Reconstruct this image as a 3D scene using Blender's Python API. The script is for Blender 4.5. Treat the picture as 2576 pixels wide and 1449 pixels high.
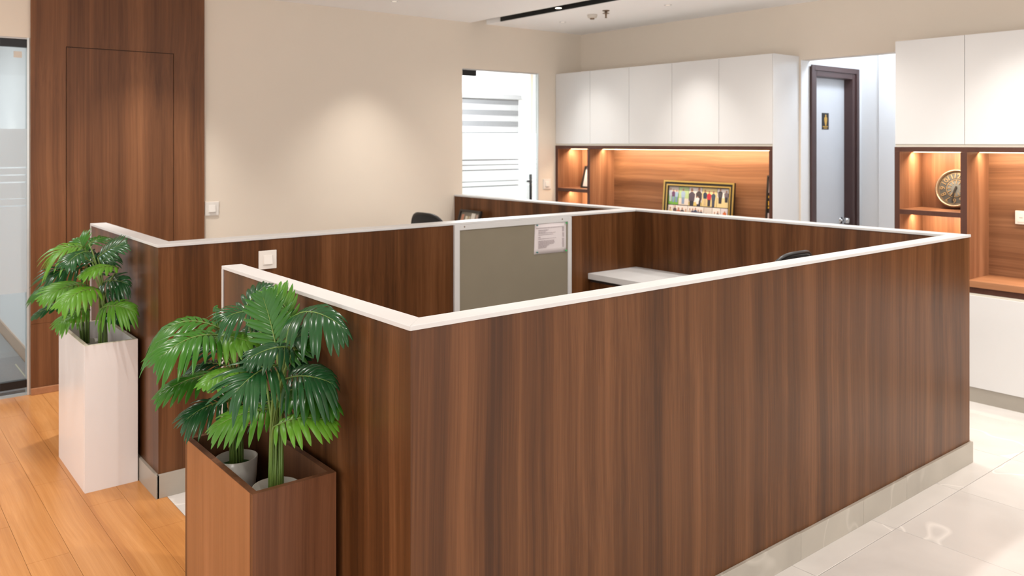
import bpy, math, random
from mathutils import Vector, Matrix
random.seed(7)
for o in list(bpy.data.objects): bpy.data.objects.remove(o)
scene = bpy.context.scene
C = scene.collection
PI = math.pi

# ------------------------------------------------------------------ camera
FPX, CX, CY = 2084.4, 1288.0, 359.0          # focal length and horizon in a 2576 x 1449 frame
YAW = math.radians(50.935)
CAMH = 1.6
cd = bpy.data.cameras.new('camera'); cam = bpy.data.objects.new('camera', cd); C.objects.link(cam)
cam.location = (0, 0, CAMH)
cam.rotation_euler = (PI/2, 0, YAW - PI/2)
cd.sensor_width = 36; cd.sensor_fit = 'HORIZONTAL'
cd.lens = FPX/2576*36
cd.shift_x = 0; cd.shift_y = -(724.5-CY)/2576
cd.clip_start = 0.05
cd.dof.use_dof = True; cd.dof.focus_distance = 2.5; cd.dof.aperture_fstop = 4.5
scene.camera = cam
FW = Vector((math.cos(YAW), math.sin(YAW), 0)); RT = Vector((math.sin(YAW), -math.cos(YAW), 0))
def at(u, v, s):                              # a point s metres ahead of where the photographer stood
    return Vector((0, 0, CAMH)) + FW*s + RT*((u-CX)/FPX*s) + Vector((0, 0, (CY-v)/FPX*s))

# ------------------------------------------------------------------ world, exposure
w = bpy.data.worlds.new('world'); scene.world = w; w.use_nodes = True
bg = w.node_tree.nodes['Background']
bg.inputs[0].default_value = (1.0, 0.985, 0.965, 1); bg.inputs[1].default_value = 1.85
vs = scene.view_settings
vs.view_transform = 'Standard'; vs.look = 'None'; vs.gamma = 1; vs.use_curve_mapping = False
vs.exposure = 0.24

WARM = (1.0, 0.955, 0.90)
def spot(loc, power, size=100, blend=0.8, col=WARM, rad=0.05, parent=None, aim=None):
    l = bpy.data.lights.new('lamp', 'SPOT'); l.energy = power; l.spot_size = math.radians(size)
    l.spot_blend = blend; l.color = col; l.shadow_soft_size = rad
    o = bpy.data.objects.new('lamp', l); C.objects.link(o); o.location = loc
    if aim is not None:
        o.rotation_euler = (Vector(aim)-Vector(loc)).to_track_quat('-Z', 'Y').to_euler()
    if parent: 
        o.location = Vector(loc)-parent.location; o.parent = parent
    return o
def area(loc, sx, sy, power, col, rot=(0, 0, 0), parent=None):
    l = bpy.data.lights.new('lamp', 'AREA'); l.shape = 'RECTANGLE'; l.size = sx; l.size_y = sy
    l.energy = power; l.color = col
    o = bpy.data.objects.new('lamp', l); C.objects.link(o); o.location = loc; o.rotation_euler = rot
    if parent:
        o.location = Vector(loc)-parent.location; o.parent = parent
    return o

# ------------------------------------------------------------------ materials
M = {}
def new_mat(name):
    m = bpy.data.materials.new(name); m.use_nodes = True; M[name] = m
    nt = m.node_tree; b = nt.nodes['Principled BSDF']
    return m, nt, b
def N(nt, typ, **kw):
    n = nt.nodes.new(typ)
    for k, v in kw.items(): setattr(n, k, v)
    return n
def plain(name, col, rough=0.5, metal=0.0, spec=0.5, bump=0.0, bscale=200, var=0.04, emit=None, es=0):
    m, nt, b = new_mat(name)
    g = N(nt, 'ShaderNodeNewGeometry'); n = N(nt, 'ShaderNodeTexNoise')
    n.inputs['Scale'].default_value = 6; n.inputs['Detail'].default_value = 3
    nt.links.new(g.outputs['Position'], n.inputs['Vector'])
    mx = N(nt, 'ShaderNodeMix', data_type='RGBA')
    mx.inputs[6].default_value = tuple(c*(1-var) for c in col)+(1,); mx.inputs[7].default_value = tuple(min(1, c*(1+var)) for c in col)+(1,)
    nt.links.new(n.outputs[0], mx.inputs[0]); nt.links.new(mx.outputs[2], b.inputs['Base Color'])
    b.inputs['Roughness'].default_value = rough; b.inputs['Metallic'].default_value = metal
    b.inputs['Specular IOR Level'].default_value = spec
    if bump:
        n2 = N(nt, 'ShaderNodeTexNoise'); n2.inputs['Scale'].default_value = bscale; n2.inputs['Detail'].default_value = 2
        nt.links.new(g.outputs['Position'], n2.inputs['Vector'])
        bp = N(nt, 'ShaderNodeBump'); bp.inputs['Strength'].default_value = bump; bp.inputs['Distance'].default_value = 0.002
        nt.links.new(n2.outputs[0], bp.inputs['Height']); nt.links.new(bp.outputs[0], b.inputs['Normal'])
    if emit:
        b.inputs['Emission Color'].default_value = emit+(1,); b.inputs['Emission Strength'].default_value = es
    return m
def wood(name, dark, mid, light, grain='z', rough=0.33, spec=0.26, scale=1.0, seed=0.0):
    m, nt, b = new_mat(name)
    g = N(nt, 'ShaderNodeNewGeometry')
    # slow wobble of the grain
    wob = N(nt, 'ShaderNodeTexNoise'); wob.inputs['Scale'].default_value = 1.1; wob.inputs['Detail'].default_value = 1
    nt.links.new(g.outputs['Position'], wob.inputs['Vector'])
    sub = N(nt, 'ShaderNodeVectorMath', operation='SUBTRACT'); sub.inputs[1].default_value = (0.5, 0.5, 0.5)
    nt.links.new(wob.outputs[1], sub.inputs[0])
    sc = N(nt, 'ShaderNodeVectorMath', operation='SCALE'); sc.inputs[3].default_value = 0.06
    nt.links.new(sub.outputs[0], sc.inputs[0])
    add = N(nt, 'ShaderNodeVectorMath', operation='ADD')
    nt.links.new(g.outputs['Position'], add.inputs[0]); nt.links.new(sc.outputs[0], add.inputs[1])
    def band(k, along, detail, rgh=0.5):
        mp = N(nt, 'ShaderNodeMapping')
        s = [k*scale]*3; s['xyz'.index(grain)] = along
        mp.inputs['Scale'].default_value = s; mp.inputs['Location'].default_value = (seed, seed*1.7, seed*2.3)
        nt.links.new(add.outputs[0], mp.inputs['Vector'])
        n = N(nt, 'ShaderNodeTexNoise'); n.inputs['Scale'].default_value = 1; n.inputs['Detail'].default_value = detail
        n.inputs['Roughness'].default_value = rgh
        nt.links.new(mp.outputs[0], n.inputs['Vector']); return n
    n1 = band(9, 0.22, 3); n2 = band(55, 0.5, 3, 0.65); n3 = band(330, 3.5, 2)
    def madd(a, ka, bsock):
        x = N(nt, 'ShaderNodeMath', operation='MULTIPLY_ADD'); x.inputs[1].default_value = ka
        nt.links.new(a, x.inputs[0])
        if isinstance(bsock, float): x.inputs[2].default_value = bsock
        else: nt.links.new(bsock, x.inputs[2])
        return x.outputs[0]
    v = madd(n1.outputs[0], 0.80, -0.20); v = madd(n2.outputs[0], 0.42, v); v = madd(n3.outputs[0], 0.20, v)
    cr = N(nt, 'ShaderNodeValToRGB')
    e = cr.color_ramp.elements
    e[0].position = 0.33; e[0].color = dark+(1,); e[1].position = 0.69; e[1].color = light+(1,)
    x = e.new(0.5); x.color = mid+(1,)
    nt.links.new(v, cr.inputs[0]); nt.links.new(cr.outputs[0], b.inputs['Base Color'])
    b.inputs['Roughness'].default_value = rough; b.inputs['Specular IOR Level'].default_value = spec
    bp = N(nt, 'ShaderNodeBump'); bp.inputs['Strength'].default_value = 0.12; bp.inputs['Distance'].default_value = 0.0006
    nt.links.new(n3.outputs[0], bp.inputs['Height']); nt.links.new(bp.outputs[0], b.inputs['Normal'])
    return m
WD, WM, WL = (0.050, 0.018, 0.0055), (0.092, 0.034, 0.0105), (0.156, 0.063, 0.023)
wood('laminate', WD, WM, WL)
wood('laminate_wall', (0.090, 0.034, 0.0125), (0.148, 0.058, 0.022), (0.225, 0.094, 0.038), rough=0.42, spec=0.3, seed=3.1)
wood('laminate_horizontal', WD, WM, WL, grain='y', rough=0.45, seed=5.3)
wood('laminate_niche', (0.16, 0.068, 0.034), (0.24, 0.108, 0.056), (0.34, 0.165, 0.09), rough=0.4, seed=1.7)
wood('laminate_niche_back', (0.125, 0.054, 0.026), (0.20, 0.092, 0.045), (0.29, 0.142, 0.074), grain='y', rough=0.45, seed=8.1)
wood('edge_band_unlit', (0.075, 0.03, 0.02), (0.085, 0.036, 0.025), (0.095, 0.042, 0.03), rough=0.5)  # darker than the niche boards: unlit tone of the front edges put into colour
wood('counter_wood', (0.30, 0.135, 0.065), (0.36, 0.165, 0.08), (0.43, 0.205, 0.105), grain='y', rough=0.4)
wood('planter_wood', (0.085, 0.034, 0.015), (0.135, 0.056, 0.026), (0.19, 0.085, 0.042), rough=0.35, seed=9.7, scale=0.8)
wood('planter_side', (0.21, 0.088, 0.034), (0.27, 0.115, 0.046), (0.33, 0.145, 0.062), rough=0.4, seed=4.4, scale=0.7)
wood('floor_plank', (0.42, 0.17, 0.05), (0.52, 0.23, 0.07), (0.62, 0.30, 0.11), grain='y', rough=0.3)
plain('white_cap', (0.58, 0.575, 0.57), 0.38)
plain('white_gloss', (0.70, 0.69, 0.68), 0.25, var=0.01)
plain('white_planter', (0.80, 0.765, 0.755), 0.22, var=0.02)
plain('planter_edge', (0.74, 0.70, 0.58), 0.5)
plain('beige_paint', (0.755, 0.665, 0.56), 0.7, bump=0.05, bscale=400, var=0.015)
plain('white_paint', (0.80, 0.80, 0.80), 0.7, var=0.01)
plain('ceiling_paint', (0.95, 0.945, 0.94), 0.8, var=0.01)
plain('cream_trim', (0.74, 0.70, 0.60), 0.4)
plain('tan_skirting', (0.52, 0.36, 0.25), 0.35)
plain('switch_plastic', (0.76, 0.72, 0.67), 0.3, var=0.01)
plain('black_plastic', (0.012, 0.012, 0.013), 0.4)
plain('black_metal', (0.015, 0.015, 0.016), 0.35, metal=0.3)
plain('black_lining', (0.02, 0.021, 0.019), 0.6)
plain('dark_gap', (0.02, 0.01, 0.006), 0.8)
plain('chair_mesh', (0.022, 0.024, 0.026), 0.7, bump=0.9, bscale=900)
plain('chair_fabric', (0.02, 0.02, 0.022), 0.85, bump=0.4, bscale=900)
plain('chrome', (0.7, 0.7, 0.7), 0.15, metal=1.0)
plain('door_frame_brown', (0.065, 0.032, 0.030), 0.4)
plain('door_grey', (0.62, 0.63, 0.65), 0.5)
plain('fabric_board', (0.215, 0.185, 0.132), 0.9, bump=0.4, bscale=1500, var=0.06)
plain('paper', (0.66, 0.60, 0.60), 0.8)
plain('ink', (0.42, 0.36, 0.37), 0.8)
plain('pin_green', (0.03, 0.42, 0.10), 0.3)
plain('pin_teal', (0.06, 0.22, 0.22), 0.3)
plain('pot_plastic', (0.62, 0.60, 0.55), 0.28)
plain('moss', (0.02, 0.09, 0.012), 0.8, bump=1.0, bscale=120, var=0.5)
plain('frame_gold', (0.70, 0.50, 0.16), 0.3, metal=0.8)
plain('frame_black', (0.02, 0.015, 0.012), 0.35)
plain('clock_bronze', (0.33, 0.24, 0.16), 0.3, metal=0.7)
plain('clock_rim', (0.36, 0.28, 0.20), 0.3, metal=0.7)
plain('clock_face', (0.035, 0.033, 0.030), 0.6)
plain('clock_centre', (0.10, 0.105, 0.105), 0.5)
plain('clock_gold', (0.30, 0.20, 0.10), 0.4, metal=0.3)
plain('sign_gold', (0.60, 0.35, 0.07), 0.4)
plain('bronze', (0.22, 0.15, 0.10), 0.4, metal=0.6)
plain('detector', (0.62, 0.56, 0.49), 0.5)
plain('aluminium', (0.70, 0.74, 0.74), 0.35, metal=0.4)
plain('blind_grey', (0.10, 0.10, 0.105), 0.8, bump=0.3, bscale=600)
plain('blind_light', (0.24, 0.24, 0.245), 0.8)
plain('carpet_line', (0.52, 0.50, 0.38), 0.9)
plain('lens_glow', (0.9, 0.85, 0.75), 0.4, emit=(1.0, 0.9, 0.72), es=6)
plain('lens_dim', (0.5, 0.45, 0.4), 0.3, emit=(1.0, 0.9, 0.75), es=0.6)
plain('led_glow', (0.9, 0.8, 0.6), 0.4, emit=(1.0, 0.74, 0.44), es=6)
plain('panel_glow', (0.9, 0.9, 0.9), 0.4, emit=(0.95, 0.98, 1.0), es=5)
PH = {}
def photo_col(rgb):
    k = 'print_%02d%02d%02d' % tuple(int(c*99) for c in rgb)
    if k not in M: plain(k, rgb, 0.5, var=0.12)
    return M[k]

def tile_stone(name, base, vein, rough, contrast=0.09, vein_w=0.012):
    m, nt, b = new_mat(name)
    g = N(nt, 'ShaderNodeNewGeometry'); oi = N(nt, 'ShaderNodeObjectInfo')
    mul = N(nt, 'ShaderNodeVectorMath', operation='SCALE'); mul.inputs[0].default_value = (37, 53, 11)
    nt.links.new(oi.outputs['Random'], mul.inputs[3])
    add = N(nt, 'ShaderNodeVectorMath', operation='ADD')
    nt.links.new(g.outputs['Position'], add.inputs[0]); nt.links.new(mul.outputs[0], add.inputs[1])
    n = N(nt, 'ShaderNodeTexNoise'); n.inputs['Scale'].default_value = 2.2; n.inputs['Detail'].default_value = 6; n.inputs['Distortion'].default_value = 0.6
    nt.links.new(add.outputs[0], n.inputs['Vector'])
    cr = N(nt, 'ShaderNodeValToRGB'); e = cr.color_ramp.elements
    e[0].position = 0.3; e[0].color = tuple(c*(1-contrast) for c in base)+(1,)
    e[1].position = 0.7; e[1].color = tuple(min(1, c*(1+contrast)) for c in base)+(1,)
    nt.links.new(n.outputs[0], cr.inputs[0])
    n2 = N(nt, 'ShaderNodeTexNoise'); n2.inputs['Scale'].default_value = 0.9; n2.inputs['Detail'].default_value = 3; n2.inputs['Distortion'].default_value = 0.4
    nt.links.new(add.outputs[0], n2.inputs['Vector'])
    s = N(nt, 'ShaderNodeMath', operation='SUBTRACT'); s.inputs[1].default_value = 0.5; nt.links.new(n2.outputs[0], s.inputs[0])
    a = N(nt, 'ShaderNodeMath', operation='ABSOLUTE'); nt.links.new(s.outputs[0], a.inputs[0])
    mr = N(nt, 'ShaderNodeMapRange'); mr.inputs[1].default_value = 0; mr.inputs[2].default_value = vein_w*0.35; mr.inputs[3].default_value = 0.55; mr.inputs[4].default_value = 0
    nt.links.new(a.outputs[0], mr.inputs[0])
    mx = N(nt, 'ShaderNodeMix', data_type='RGBA'); mx.inputs[7].default_value = vein+(1,)
    nt.links.new(mr.outputs[0], mx.inputs[0]); nt.links.new(cr.outputs[0], mx.inputs[6])
    nt.links.new(mx.outputs[2], b.inputs['Base Color'])
    b.inputs['Roughness'].default_value = rough
    return m
tile_stone('marble_floor', (0.60, 0.57, 0.54), (0.88, 0.84, 0.79), 0.18)
tile_stone('stone_skirting', (0.36, 0.325, 0.275), (0.50, 0.46, 0.40), 0.35, contrast=0.14)
plain('grout', (0.60, 0.53, 0.46), 0.8)

def leaf_mat(name, deep, bright, rough=0.28):
    m, nt, b = new_mat(name)
    oi = N(nt, 'ShaderNodeObjectInfo'); g = N(nt, 'ShaderNodeNewGeometry')
    n = N(nt, 'ShaderNodeTexNoise'); n.inputs['Scale'].default_value = 14; n.inputs['Detail'].default_value = 2
    nt.links.new(g.outputs['Position'], n.inputs['Vector'])
    a = N(nt, 'ShaderNodeMath', operation='MULTIPLY_ADD'); a.inputs[1].default_value = 0.5
    nt.links.new(oi.outputs['Random'], a.inputs[0]); 
    s = N(nt, 'ShaderNodeMath', operation='MULTIPLY'); s.inputs[1].default_value = 0.5
    nt.links.new(n.outputs[0], s.inputs[0]); nt.links.new(s.outputs[0], a.inputs[2])
    mx = N(nt, 'ShaderNodeMix', data_type='RGBA'); mx.inputs[6].default_value = deep+(1,); mx.inputs[7].default_value = bright+(1,)
    nt.links.new(a.outputs[0], mx.inputs[0]); nt.links.new(mx.outputs[2], b.inputs['Base Color'])
    b.inputs['Roughness'].default_value = rough; b.inputs['Specular IOR Level'].default_value = 0.35
    out = nt.nodes['Material Output']; tr = N(nt, 'ShaderNodeBsdfTranslucent')
    nt.links.new(mx.outputs[2], tr.inputs[0])
    ms = N(nt, 'ShaderNodeMixShader'); ms.inputs[0].default_value = 0.15
    nt.links.new(b.outputs[0], ms.inputs[1]); nt.links.new(tr.outputs[0], ms.inputs[2]); nt.links.new(ms.outputs[0], out.inputs[0])
leaf_mat('leaf_deep', (0.008, 0.045, 0.016), (0.02, 0.10, 0.024), 0.24)
leaf_mat('leaf_bright', (0.040, 0.155, 0.010), (0.125, 0.31, 0.020), 0.36)
leaf_mat('leaf_mid', (0.012, 0.075, 0.006), (0.040, 0.17, 0.012), 0.27)
plain('stem_green', (0.12, 0.20, 0.035), 0.5, var=0.25)

def thin_glass(name, tint):
    m, nt, b = new_mat(name); nt.nodes.remove(b)
    out = nt.nodes['Material Output']; t = N(nt, 'ShaderNodeBsdfTransparent'); t.inputs[0].default_value = tint+(1,)
    gl = N(nt, 'ShaderNodeBsdfGlossy'); gl.inputs['Roughness'].default_value = 0.02
    fr = N(nt, 'ShaderNodeFresnel'); fr.inputs[0].default_value = 1.45
    ms = N(nt, 'ShaderNodeMixShader'); nt.links.new(fr.outputs[0], ms.inputs[0])
    nt.links.new(t.outputs[0], ms.inputs[1]); nt.links.new(gl.outputs[0], ms.inputs[2]); nt.links.new(ms.outputs[0], out.inputs[0])
thin_glass('clear_glass', (0.95, 0.97, 0.97))
def frost(name, col, tfac):
    m, nt, b = new_mat(name); nt.nodes.remove(b)
    out = nt.nodes['Material Output']
    d = N(nt, 'ShaderNodeBsdfDiffuse'); d.inputs[0].default_value = col+(1,)
    t = N(nt, 'ShaderNodeBsdfTranslucent'); t.inputs[0].default_value = col+(1,)
    p = N(nt, 'ShaderNodeBsdfTransparent')
    a = N(nt, 'ShaderNodeMixShader'); a.inputs[0].default_value = 0.72
    nt.links.new(d.outputs[0], a.inputs[1]); nt.links.new(t.outputs[0], a.inputs[2])
    c = N(nt, 'ShaderNodeMixShader'); c.inputs[0].default_value = tfac
    nt.links.new(a.outputs[0], c.inputs[1]); nt.links.new(p.outputs[0], c.inputs[2]); nt.links.new(c.outputs[0], out.inputs[0])
frost('frosted_film', (0.92, 0.96, 0.985), 0.05)

def carpet(name):
    m, nt, b = new_mat(name); g = N(nt, 'ShaderNodeNewGeometry'); oi = N(nt, 'ShaderNodeObjectInfo')
    n = N(nt, 'ShaderNodeTexNoise'); n.inputs['Scale'].default_value = 90; n.inputs['Detail'].default_value = 4
    nt.links.new(g.outputs['Position'], n.inputs['Vector'])
    a = N(nt, 'ShaderNodeMath', operation='MULTIPLY_ADD'); a.inputs[1].default_value = 0.45
    nt.links.new(oi.outputs['Random'], a.inputs[0])
    s = N(nt, 'ShaderNodeMath', operation='MULTIPLY'); s.inputs[1].default_value = 0.55
    nt.links.new(n.outputs[0], s.inputs[0]); nt.links.new(s.outputs[0], a.inputs[2])
    mx = N(nt, 'ShaderNodeMix', data_type='RGBA'); mx.inputs[6].default_value = (0.20, 0.20, 0.21, 1); mx.inputs[7].default_value = (0.40, 0.40, 0.39, 1)
    nt.links.new(a.outputs[0], mx.inputs[0]); nt.links.new(mx.outputs[2], b.inputs['Base Color']); b.inputs['Roughness'].default_value = 0.95
carpet('carpet')

# ------------------------------------------------------------------ mesh helpers
class MB:
    def __init__(s): s.v = []; s.f = []; s.m = []; s.smooth = False
    def add(s, vs, fs, mi=0):
        k = len(s.v); s.v += [tuple(v) for v in vs]; s.f += [tuple(i+k for i in f) for f in fs]; s.m += [mi]*len(fs); return s
    def box(s, x0, x1, y0, y1, z0, z1, mi=0):
        return s.add([(x0,y0,z0),(x1,y0,z0),(x1,y1,z0),(x0,y1,z0),(x0,y0,z1),(x1,y0,z1),(x1,y1,z1),(x0,y1,z1)],
            [(0,3,2,1),(4,5,6,7),(0,1,5,4),(1,2,6,5),(2,3,7,6),(3,0,4,7)], mi)
    def prism(s, pts, z0, z1, mi=0):          # counter-clockwise footprint
        n = len(pts)
        return s.add([(x,y,z0) for x,y in pts]+[(x,y,z1) for x,y in pts],
            [tuple(range(n-1,-1,-1)), tuple(range(n,2*n))]+[(i,(i+1)%n,n+(i+1)%n,n+i) for i in range(n)], mi)
    def extrude(s, pts3, d, mi=0):            # planar polygon extruded along vector d
        n = len(pts3); d = Vector(d); p = [Vector(q) for q in pts3]
        return s.add(p+[q+d for q in p], [tuple(range(n)), tuple(range(2*n-1,n-1,-1))]+[(i,n+i,n+(i+1)%n,(i+1)%n) for i in range(n)], mi)
    def tube(s, pts, rads, n=8, mi=0, caps=True):
        pts = [Vector(p) for p in pts]
        if not isinstance(rads, (list, tuple)): rads = [rads]*len(pts)
        rings = []
        d0 = (pts[1]-pts[0]).normalized()
        u = d0.orthogonal().normalized()
        for i, p in enumerate(pts):
            d = (pts[min(i+1,len(pts)-1)]-pts[max(i-1,0)]).normalized()
            u = (u-d*u.dot(d)).normalized(); vv = d.cross(u)
            rings.append([p+(u*math.cos(2*PI*k/n)+vv*math.sin(2*PI*k/n))*rads[i] for k in range(n)])
        vsx = [q for r in rings for q in r]; fs = []
        for i in range(len(pts)-1):
            for k in range(n):
                fs.append((i*n+k, i*n+(k+1)%n, (i+1)*n+(k+1)%n, (i+1)*n+k))
        if caps: fs += [tuple(range(n-1,-1,-1)), tuple(range((len(pts)-1)*n, len(pts)*n))]
        return s.add(vsx, fs, mi)
    def lathe(s, prof, centre, axis=(0,0,1), n=32, mi=0):   # prof: (radius, height along axis)
        ax = Vector(axis).normalized(); u = ax.orthogonal().normalized(); vv = ax.cross(u); c = Vector(centre)
        vsx = []; fs = []
        for r, h in prof:
            vsx += [c+ax*h+(u*math.cos(2*PI*k/n)+vv*math.sin(2*PI*k/n))*max(r, 1e-5) for k in range(n)]
        for i in range(len(prof)-1):
            for k in range(n): fs.append((i*n+k, i*n+(k+1)%n, (i+1)*n+(k+1)%n, (i+1)*n+k))
        return s.add(vsx, fs, mi)
    def build(s, name, mats, parent=None, smooth=False, bevel=0, seg=2):
        off = parent_world(parent) if parent else Vector((0,0,0))
        me = bpy.data.meshes.new(name)
        me.from_pydata([tuple(Vector(v)-off) for v in s.v], [], s.f); me.update()
        if not isinstance(mats, (list, tuple)): mats = [mats]
        for mm in mats: me.materials.append(M[mm] if isinstance(mm, str) else mm)
        for p, mi in zip(me.polygons, s.m):
            p.material_index = mi; p.use_smooth = smooth
        o = bpy.data.objects.new(name, me); C.objects.link(o)
        if parent: o.parent = parent
        if bevel:
            b = o.modifiers.new('bevel', 'BEVEL'); b.width = bevel; b.segments = seg; b.limit_method = 'ANGLE'; b.angle_limit = math.radians(40)
        if smooth:
            try:
                me.shade_smooth_by_angle = None
            except Exception: pass
        return o
def parent_world(p):
    v = Vector((0,0,0))
    while p: v = v+p.location; p = p.parent
    return v
def thing(name, loc, label, cat, group=None):
    o = bpy.data.objects.new(name, None); C.objects.link(o); o.location = loc; o.empty_display_size = 0.05
    return tag(o, label, cat, group)
def tag(o, label, cat, group=None):
    o['label'] = label; o['category'] = cat
    if group: o['group'] = group
    return o
def struct(o, label=None):
    o['kind'] = 'structure'
    if label: o['label'] = label
    return o
def sempty(name, loc, label=None):
    o = bpy.data.objects.new(name, None); C.objects.link(o); o.location = loc; o.empty_display_size = 0.05
    return struct(o, label)
def B(name, mat, parent, x0, x1, y0, y1, z0, z1, bevel=0):
    return MB().box(x0, x1, y0, y1, z0, z1).build(name, mat, parent, bevel=bevel)

# ------------------------------------------------------------------ room shell
YW, XW, ZC = 6.02, 5.78, 2.68                # far wall, right wall, ceiling
XG = 1.15                                     # where the wood floor meets the stone floor
# floor: sub-floor with stone tiles and wood planks laid on it
fl = struct(MB().box(-3.2, 7.6, -3.2, 9.8, -0.12, -0.012).build('floor', 'grout'), 'polished pale marble tile and orange wood plank floor')
ts = 0.6; tile_me = None
y0 = 1.665 - 8*ts
for i in range(10):
    for j in range(15):
        x = 1.0 + i*ts; y = y0 + j*ts
        if x > 6.4: continue
        o = None
        if i == 0:
            o = MB().box(XG-x+0.001, ts-0.0012, 0.0012, ts-0.0012, -0.011, 0).build('floor_tile', 'marble_floor')
            o.location = (x, y, 0); o.parent = fl
            continue
        if tile_me is None:
            mb = MB(); g = 0.0012; t = 0.0014
            mb.add([(g,g,-0.011),(ts-g,g,-0.011),(ts-g,ts-g,-0.011),(g,ts-g,-0.011),
                    (g,g,-t),(ts-g,g,-t),(ts-g,ts-g,-t),(g,ts-g,-t),
                    (g+t,g+t,0),(ts-g-t,g+t,0),(ts-g-t,ts-g-t,0),(g+t,ts-g-t,0)],
                   [(0,3,2,1),(0,1,5,4),(1,2,6,5),(2,3,7,6),(3,0,4,7),(4,5,9,8),(5,6,10,9),(6,7,11,10),(7,4,8,11),(8,9,10,11)])
            o = mb.build('floor_tile', 'marble_floor'); tile_me = o.data
        else:
            o = bpy.data.objects.new('floor_tile', tile_me); C.objects.link(o)
        o.location = (x, y, 0); o.parent = fl
pl_me = None; pw, plen = 0.15, 1.2
for i in range(17):
    for j in range(8):
        x = XG-(i+1)*pw; y = -2.4+(i % 3)*0.4 + j*plen
        if y > 5.9 or y < -2.5: continue
        ln = min(plen, 6.02-y)
        if ln == plen and pl_me is not None:
            o = bpy.data.objects.new('floor_plank', pl_me); C.objects.link(o)
        else:
            o = MB().box(0.0006, pw-0.0006, 0.0006, ln-0.0006, -0.011, 0).build('floor_plank', 'floor_plank')
            if ln == plen: pl_me = o.data
        o.location = (x, y, 0); o.parent = fl

# ceiling with the black track slot
SX0, SX1 = 4.405, 4.585
ce = MB().box(-3.2, SX0, -3.2, YW, ZC, ZC+0.12).box(SX1, XW, -3.2, YW, ZC, ZC+0.12).box(SX0, SX1, -3.2, YW, ZC+0.115, ZC+0.12).build('ceiling', 'ceiling_paint')
struct(ce, 'off white plaster ceiling')
# far wall (along x): solid stretches around two glass doors
GD0, GD1, GDZ = 4.315, 5.214, 2.265
LD0, LD1, LDZ = 0.02, 0.939, 2.266
T = 0.12
wl = MB().box(-3.2, LD0, YW, YW+T, 0, ZC+0.12).box(LD0, LD1, YW, YW+T, LDZ, ZC+0.12).box(LD1, GD0, YW, YW+T, 0, ZC+0.12) \
    .box(GD0, GD1, YW, YW+T, GDZ, ZC+0.12).box(GD1, XW+T, YW, YW+T, 0, ZC+0.12).build('wall_left', 'beige_paint')
struct(wl, 'warm beige painted wall behind the workstations')
# right wall (along y) with the corridor opening
CO0, CO1, COZ = 2.68, 3.572, 2.24
wr = MB().box(XW, XW+T, -3.2, CO0, 0, ZC+0.12).box(XW, XW+T, CO0, CO1, COZ, ZC+0.12).box(XW, XW+T, CO1, YW, 0, ZC+0.12).build('wall_right', 'beige_paint')
struct(wr, 'warm beige painted wall above the white cabinets')

# wood clad stretch of the far wall with a flush door
WX0, WX1 = 0.941, 2.031
WY = YW-0.022
DX0, DX1, DZ = 1.143, 1.816, 2.222
cl = sempty('trim_1', (1.5, YW, 0), 'dark walnut wall cladding around a flush door')
gp = 0.0022
B('backing', 'dark_gap', cl, WX0+0.003, WX1-0.003, WY+0.012, YW-0.0005, 0.045, ZC-0.002)
for (a, b_, c, d) in ((WX0, DX0-gp, 0.043, 0.447), (WX0, DX0-gp, 0.4485, ZC-0.001), (DX1+gp, WX1, 0.043, ZC-0.001), (DX0-gp, DX1+gp, DZ+gp, ZC-0.001)):
    B('wood_panel', 'laminate_wall', cl, a, b_, WY, WY+0.014, c, d)
d1 = sempty('door_1', (1.48, YW, 0), 'flush walnut door hidden in the wood clad wall')
B('door_leaf', 'laminate_wall', d1, DX0+gp, DX1-gp, WY+0.0015, WY+0.014, 0.043, DZ-gp)
struct(B('baseboard_left', 'counter_wood', None, WX0, WX1, WY-0.016, YW-0.001, 0, 0.042, bevel=0.003), 'low orange wood skirting under the walnut wall')
struct(B('baseboard_back', 'tan_skirting', None, WX1+0.001, GD0-0.02, YW-0.012, YW-0.0005, 0, 0.09), 'tan skirting along the beige wall')

# ------------------------------------------------------------------ glass doors
FILM = [(1.447, 1.688), (1.400, 1.438), (1.354, 1.393), (1.249, 1.346), (1.205, 1.2435), (0.65, 1.197)]
def glass_door(name, x0, x1, ztop, yg, hinge_left, label):
    d = sempty(name, ((x0+x1)/2, yg, 0), label)
    B('glass_pane', 'clear_glass', d, x0+0.006, x1-0.012, yg, yg+0.012, 0.012, ztop-0.012)
    for k, (a, b_) in enumerate(FILM):
        B('frosted_film', 'frosted_film', d, x0+0.007, x1-0.013, yg-0.0008, yg-0.0002, a, b_)
    hx0, hx1 = (x0+0.006, x0+0.16) if hinge_left else (x1-0.16, x1-0.012)
    for (za, zb) in ((ztop-0.062, ztop-0.012), (0.047, 0.097)):
        h = B('patch_fitting', 'black_metal', d, hx0, hx1, yg-0.012, yg+0.024, za, zb, bevel=0.002)
    px = hx0+0.045 if hinge_left else hx1-0.06
    MB().lathe([(0.0,0),(0.008,0),(0.008,0.03),(0,0.03)], (px, yg+0.006, ztop-0.014), n=12).build('pivot_pin', 'black_metal', d)
    fr = MB().box(x1-0.012, x1, yg-0.02, yg+0.05, 0, ztop-0.001)
    fr.build('jamb_strip', 'aluminium', d)
    MB().box(x0+0.002, x1-0.013, yg-0.012, yg+0.03, ztop-0.010, ztop-0.001).build('head_strip', 'white_cap', d)
    return d
YG = YW+0.015
ld = glass_door('door_2', LD0, LD1-0.003, LDZ, YG, False, 'frosted glass door beside the walnut wall')
B('sticker', 'detector', ld, 0.852, 0.898, YG-0.0008, YG-0.0002, 2.138, 2.178)
gd = glass_door('door_3', GD0, GD1, GDZ, YG, True, 'frosted glass door with a black pull handle')
hx = 5.085
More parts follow.
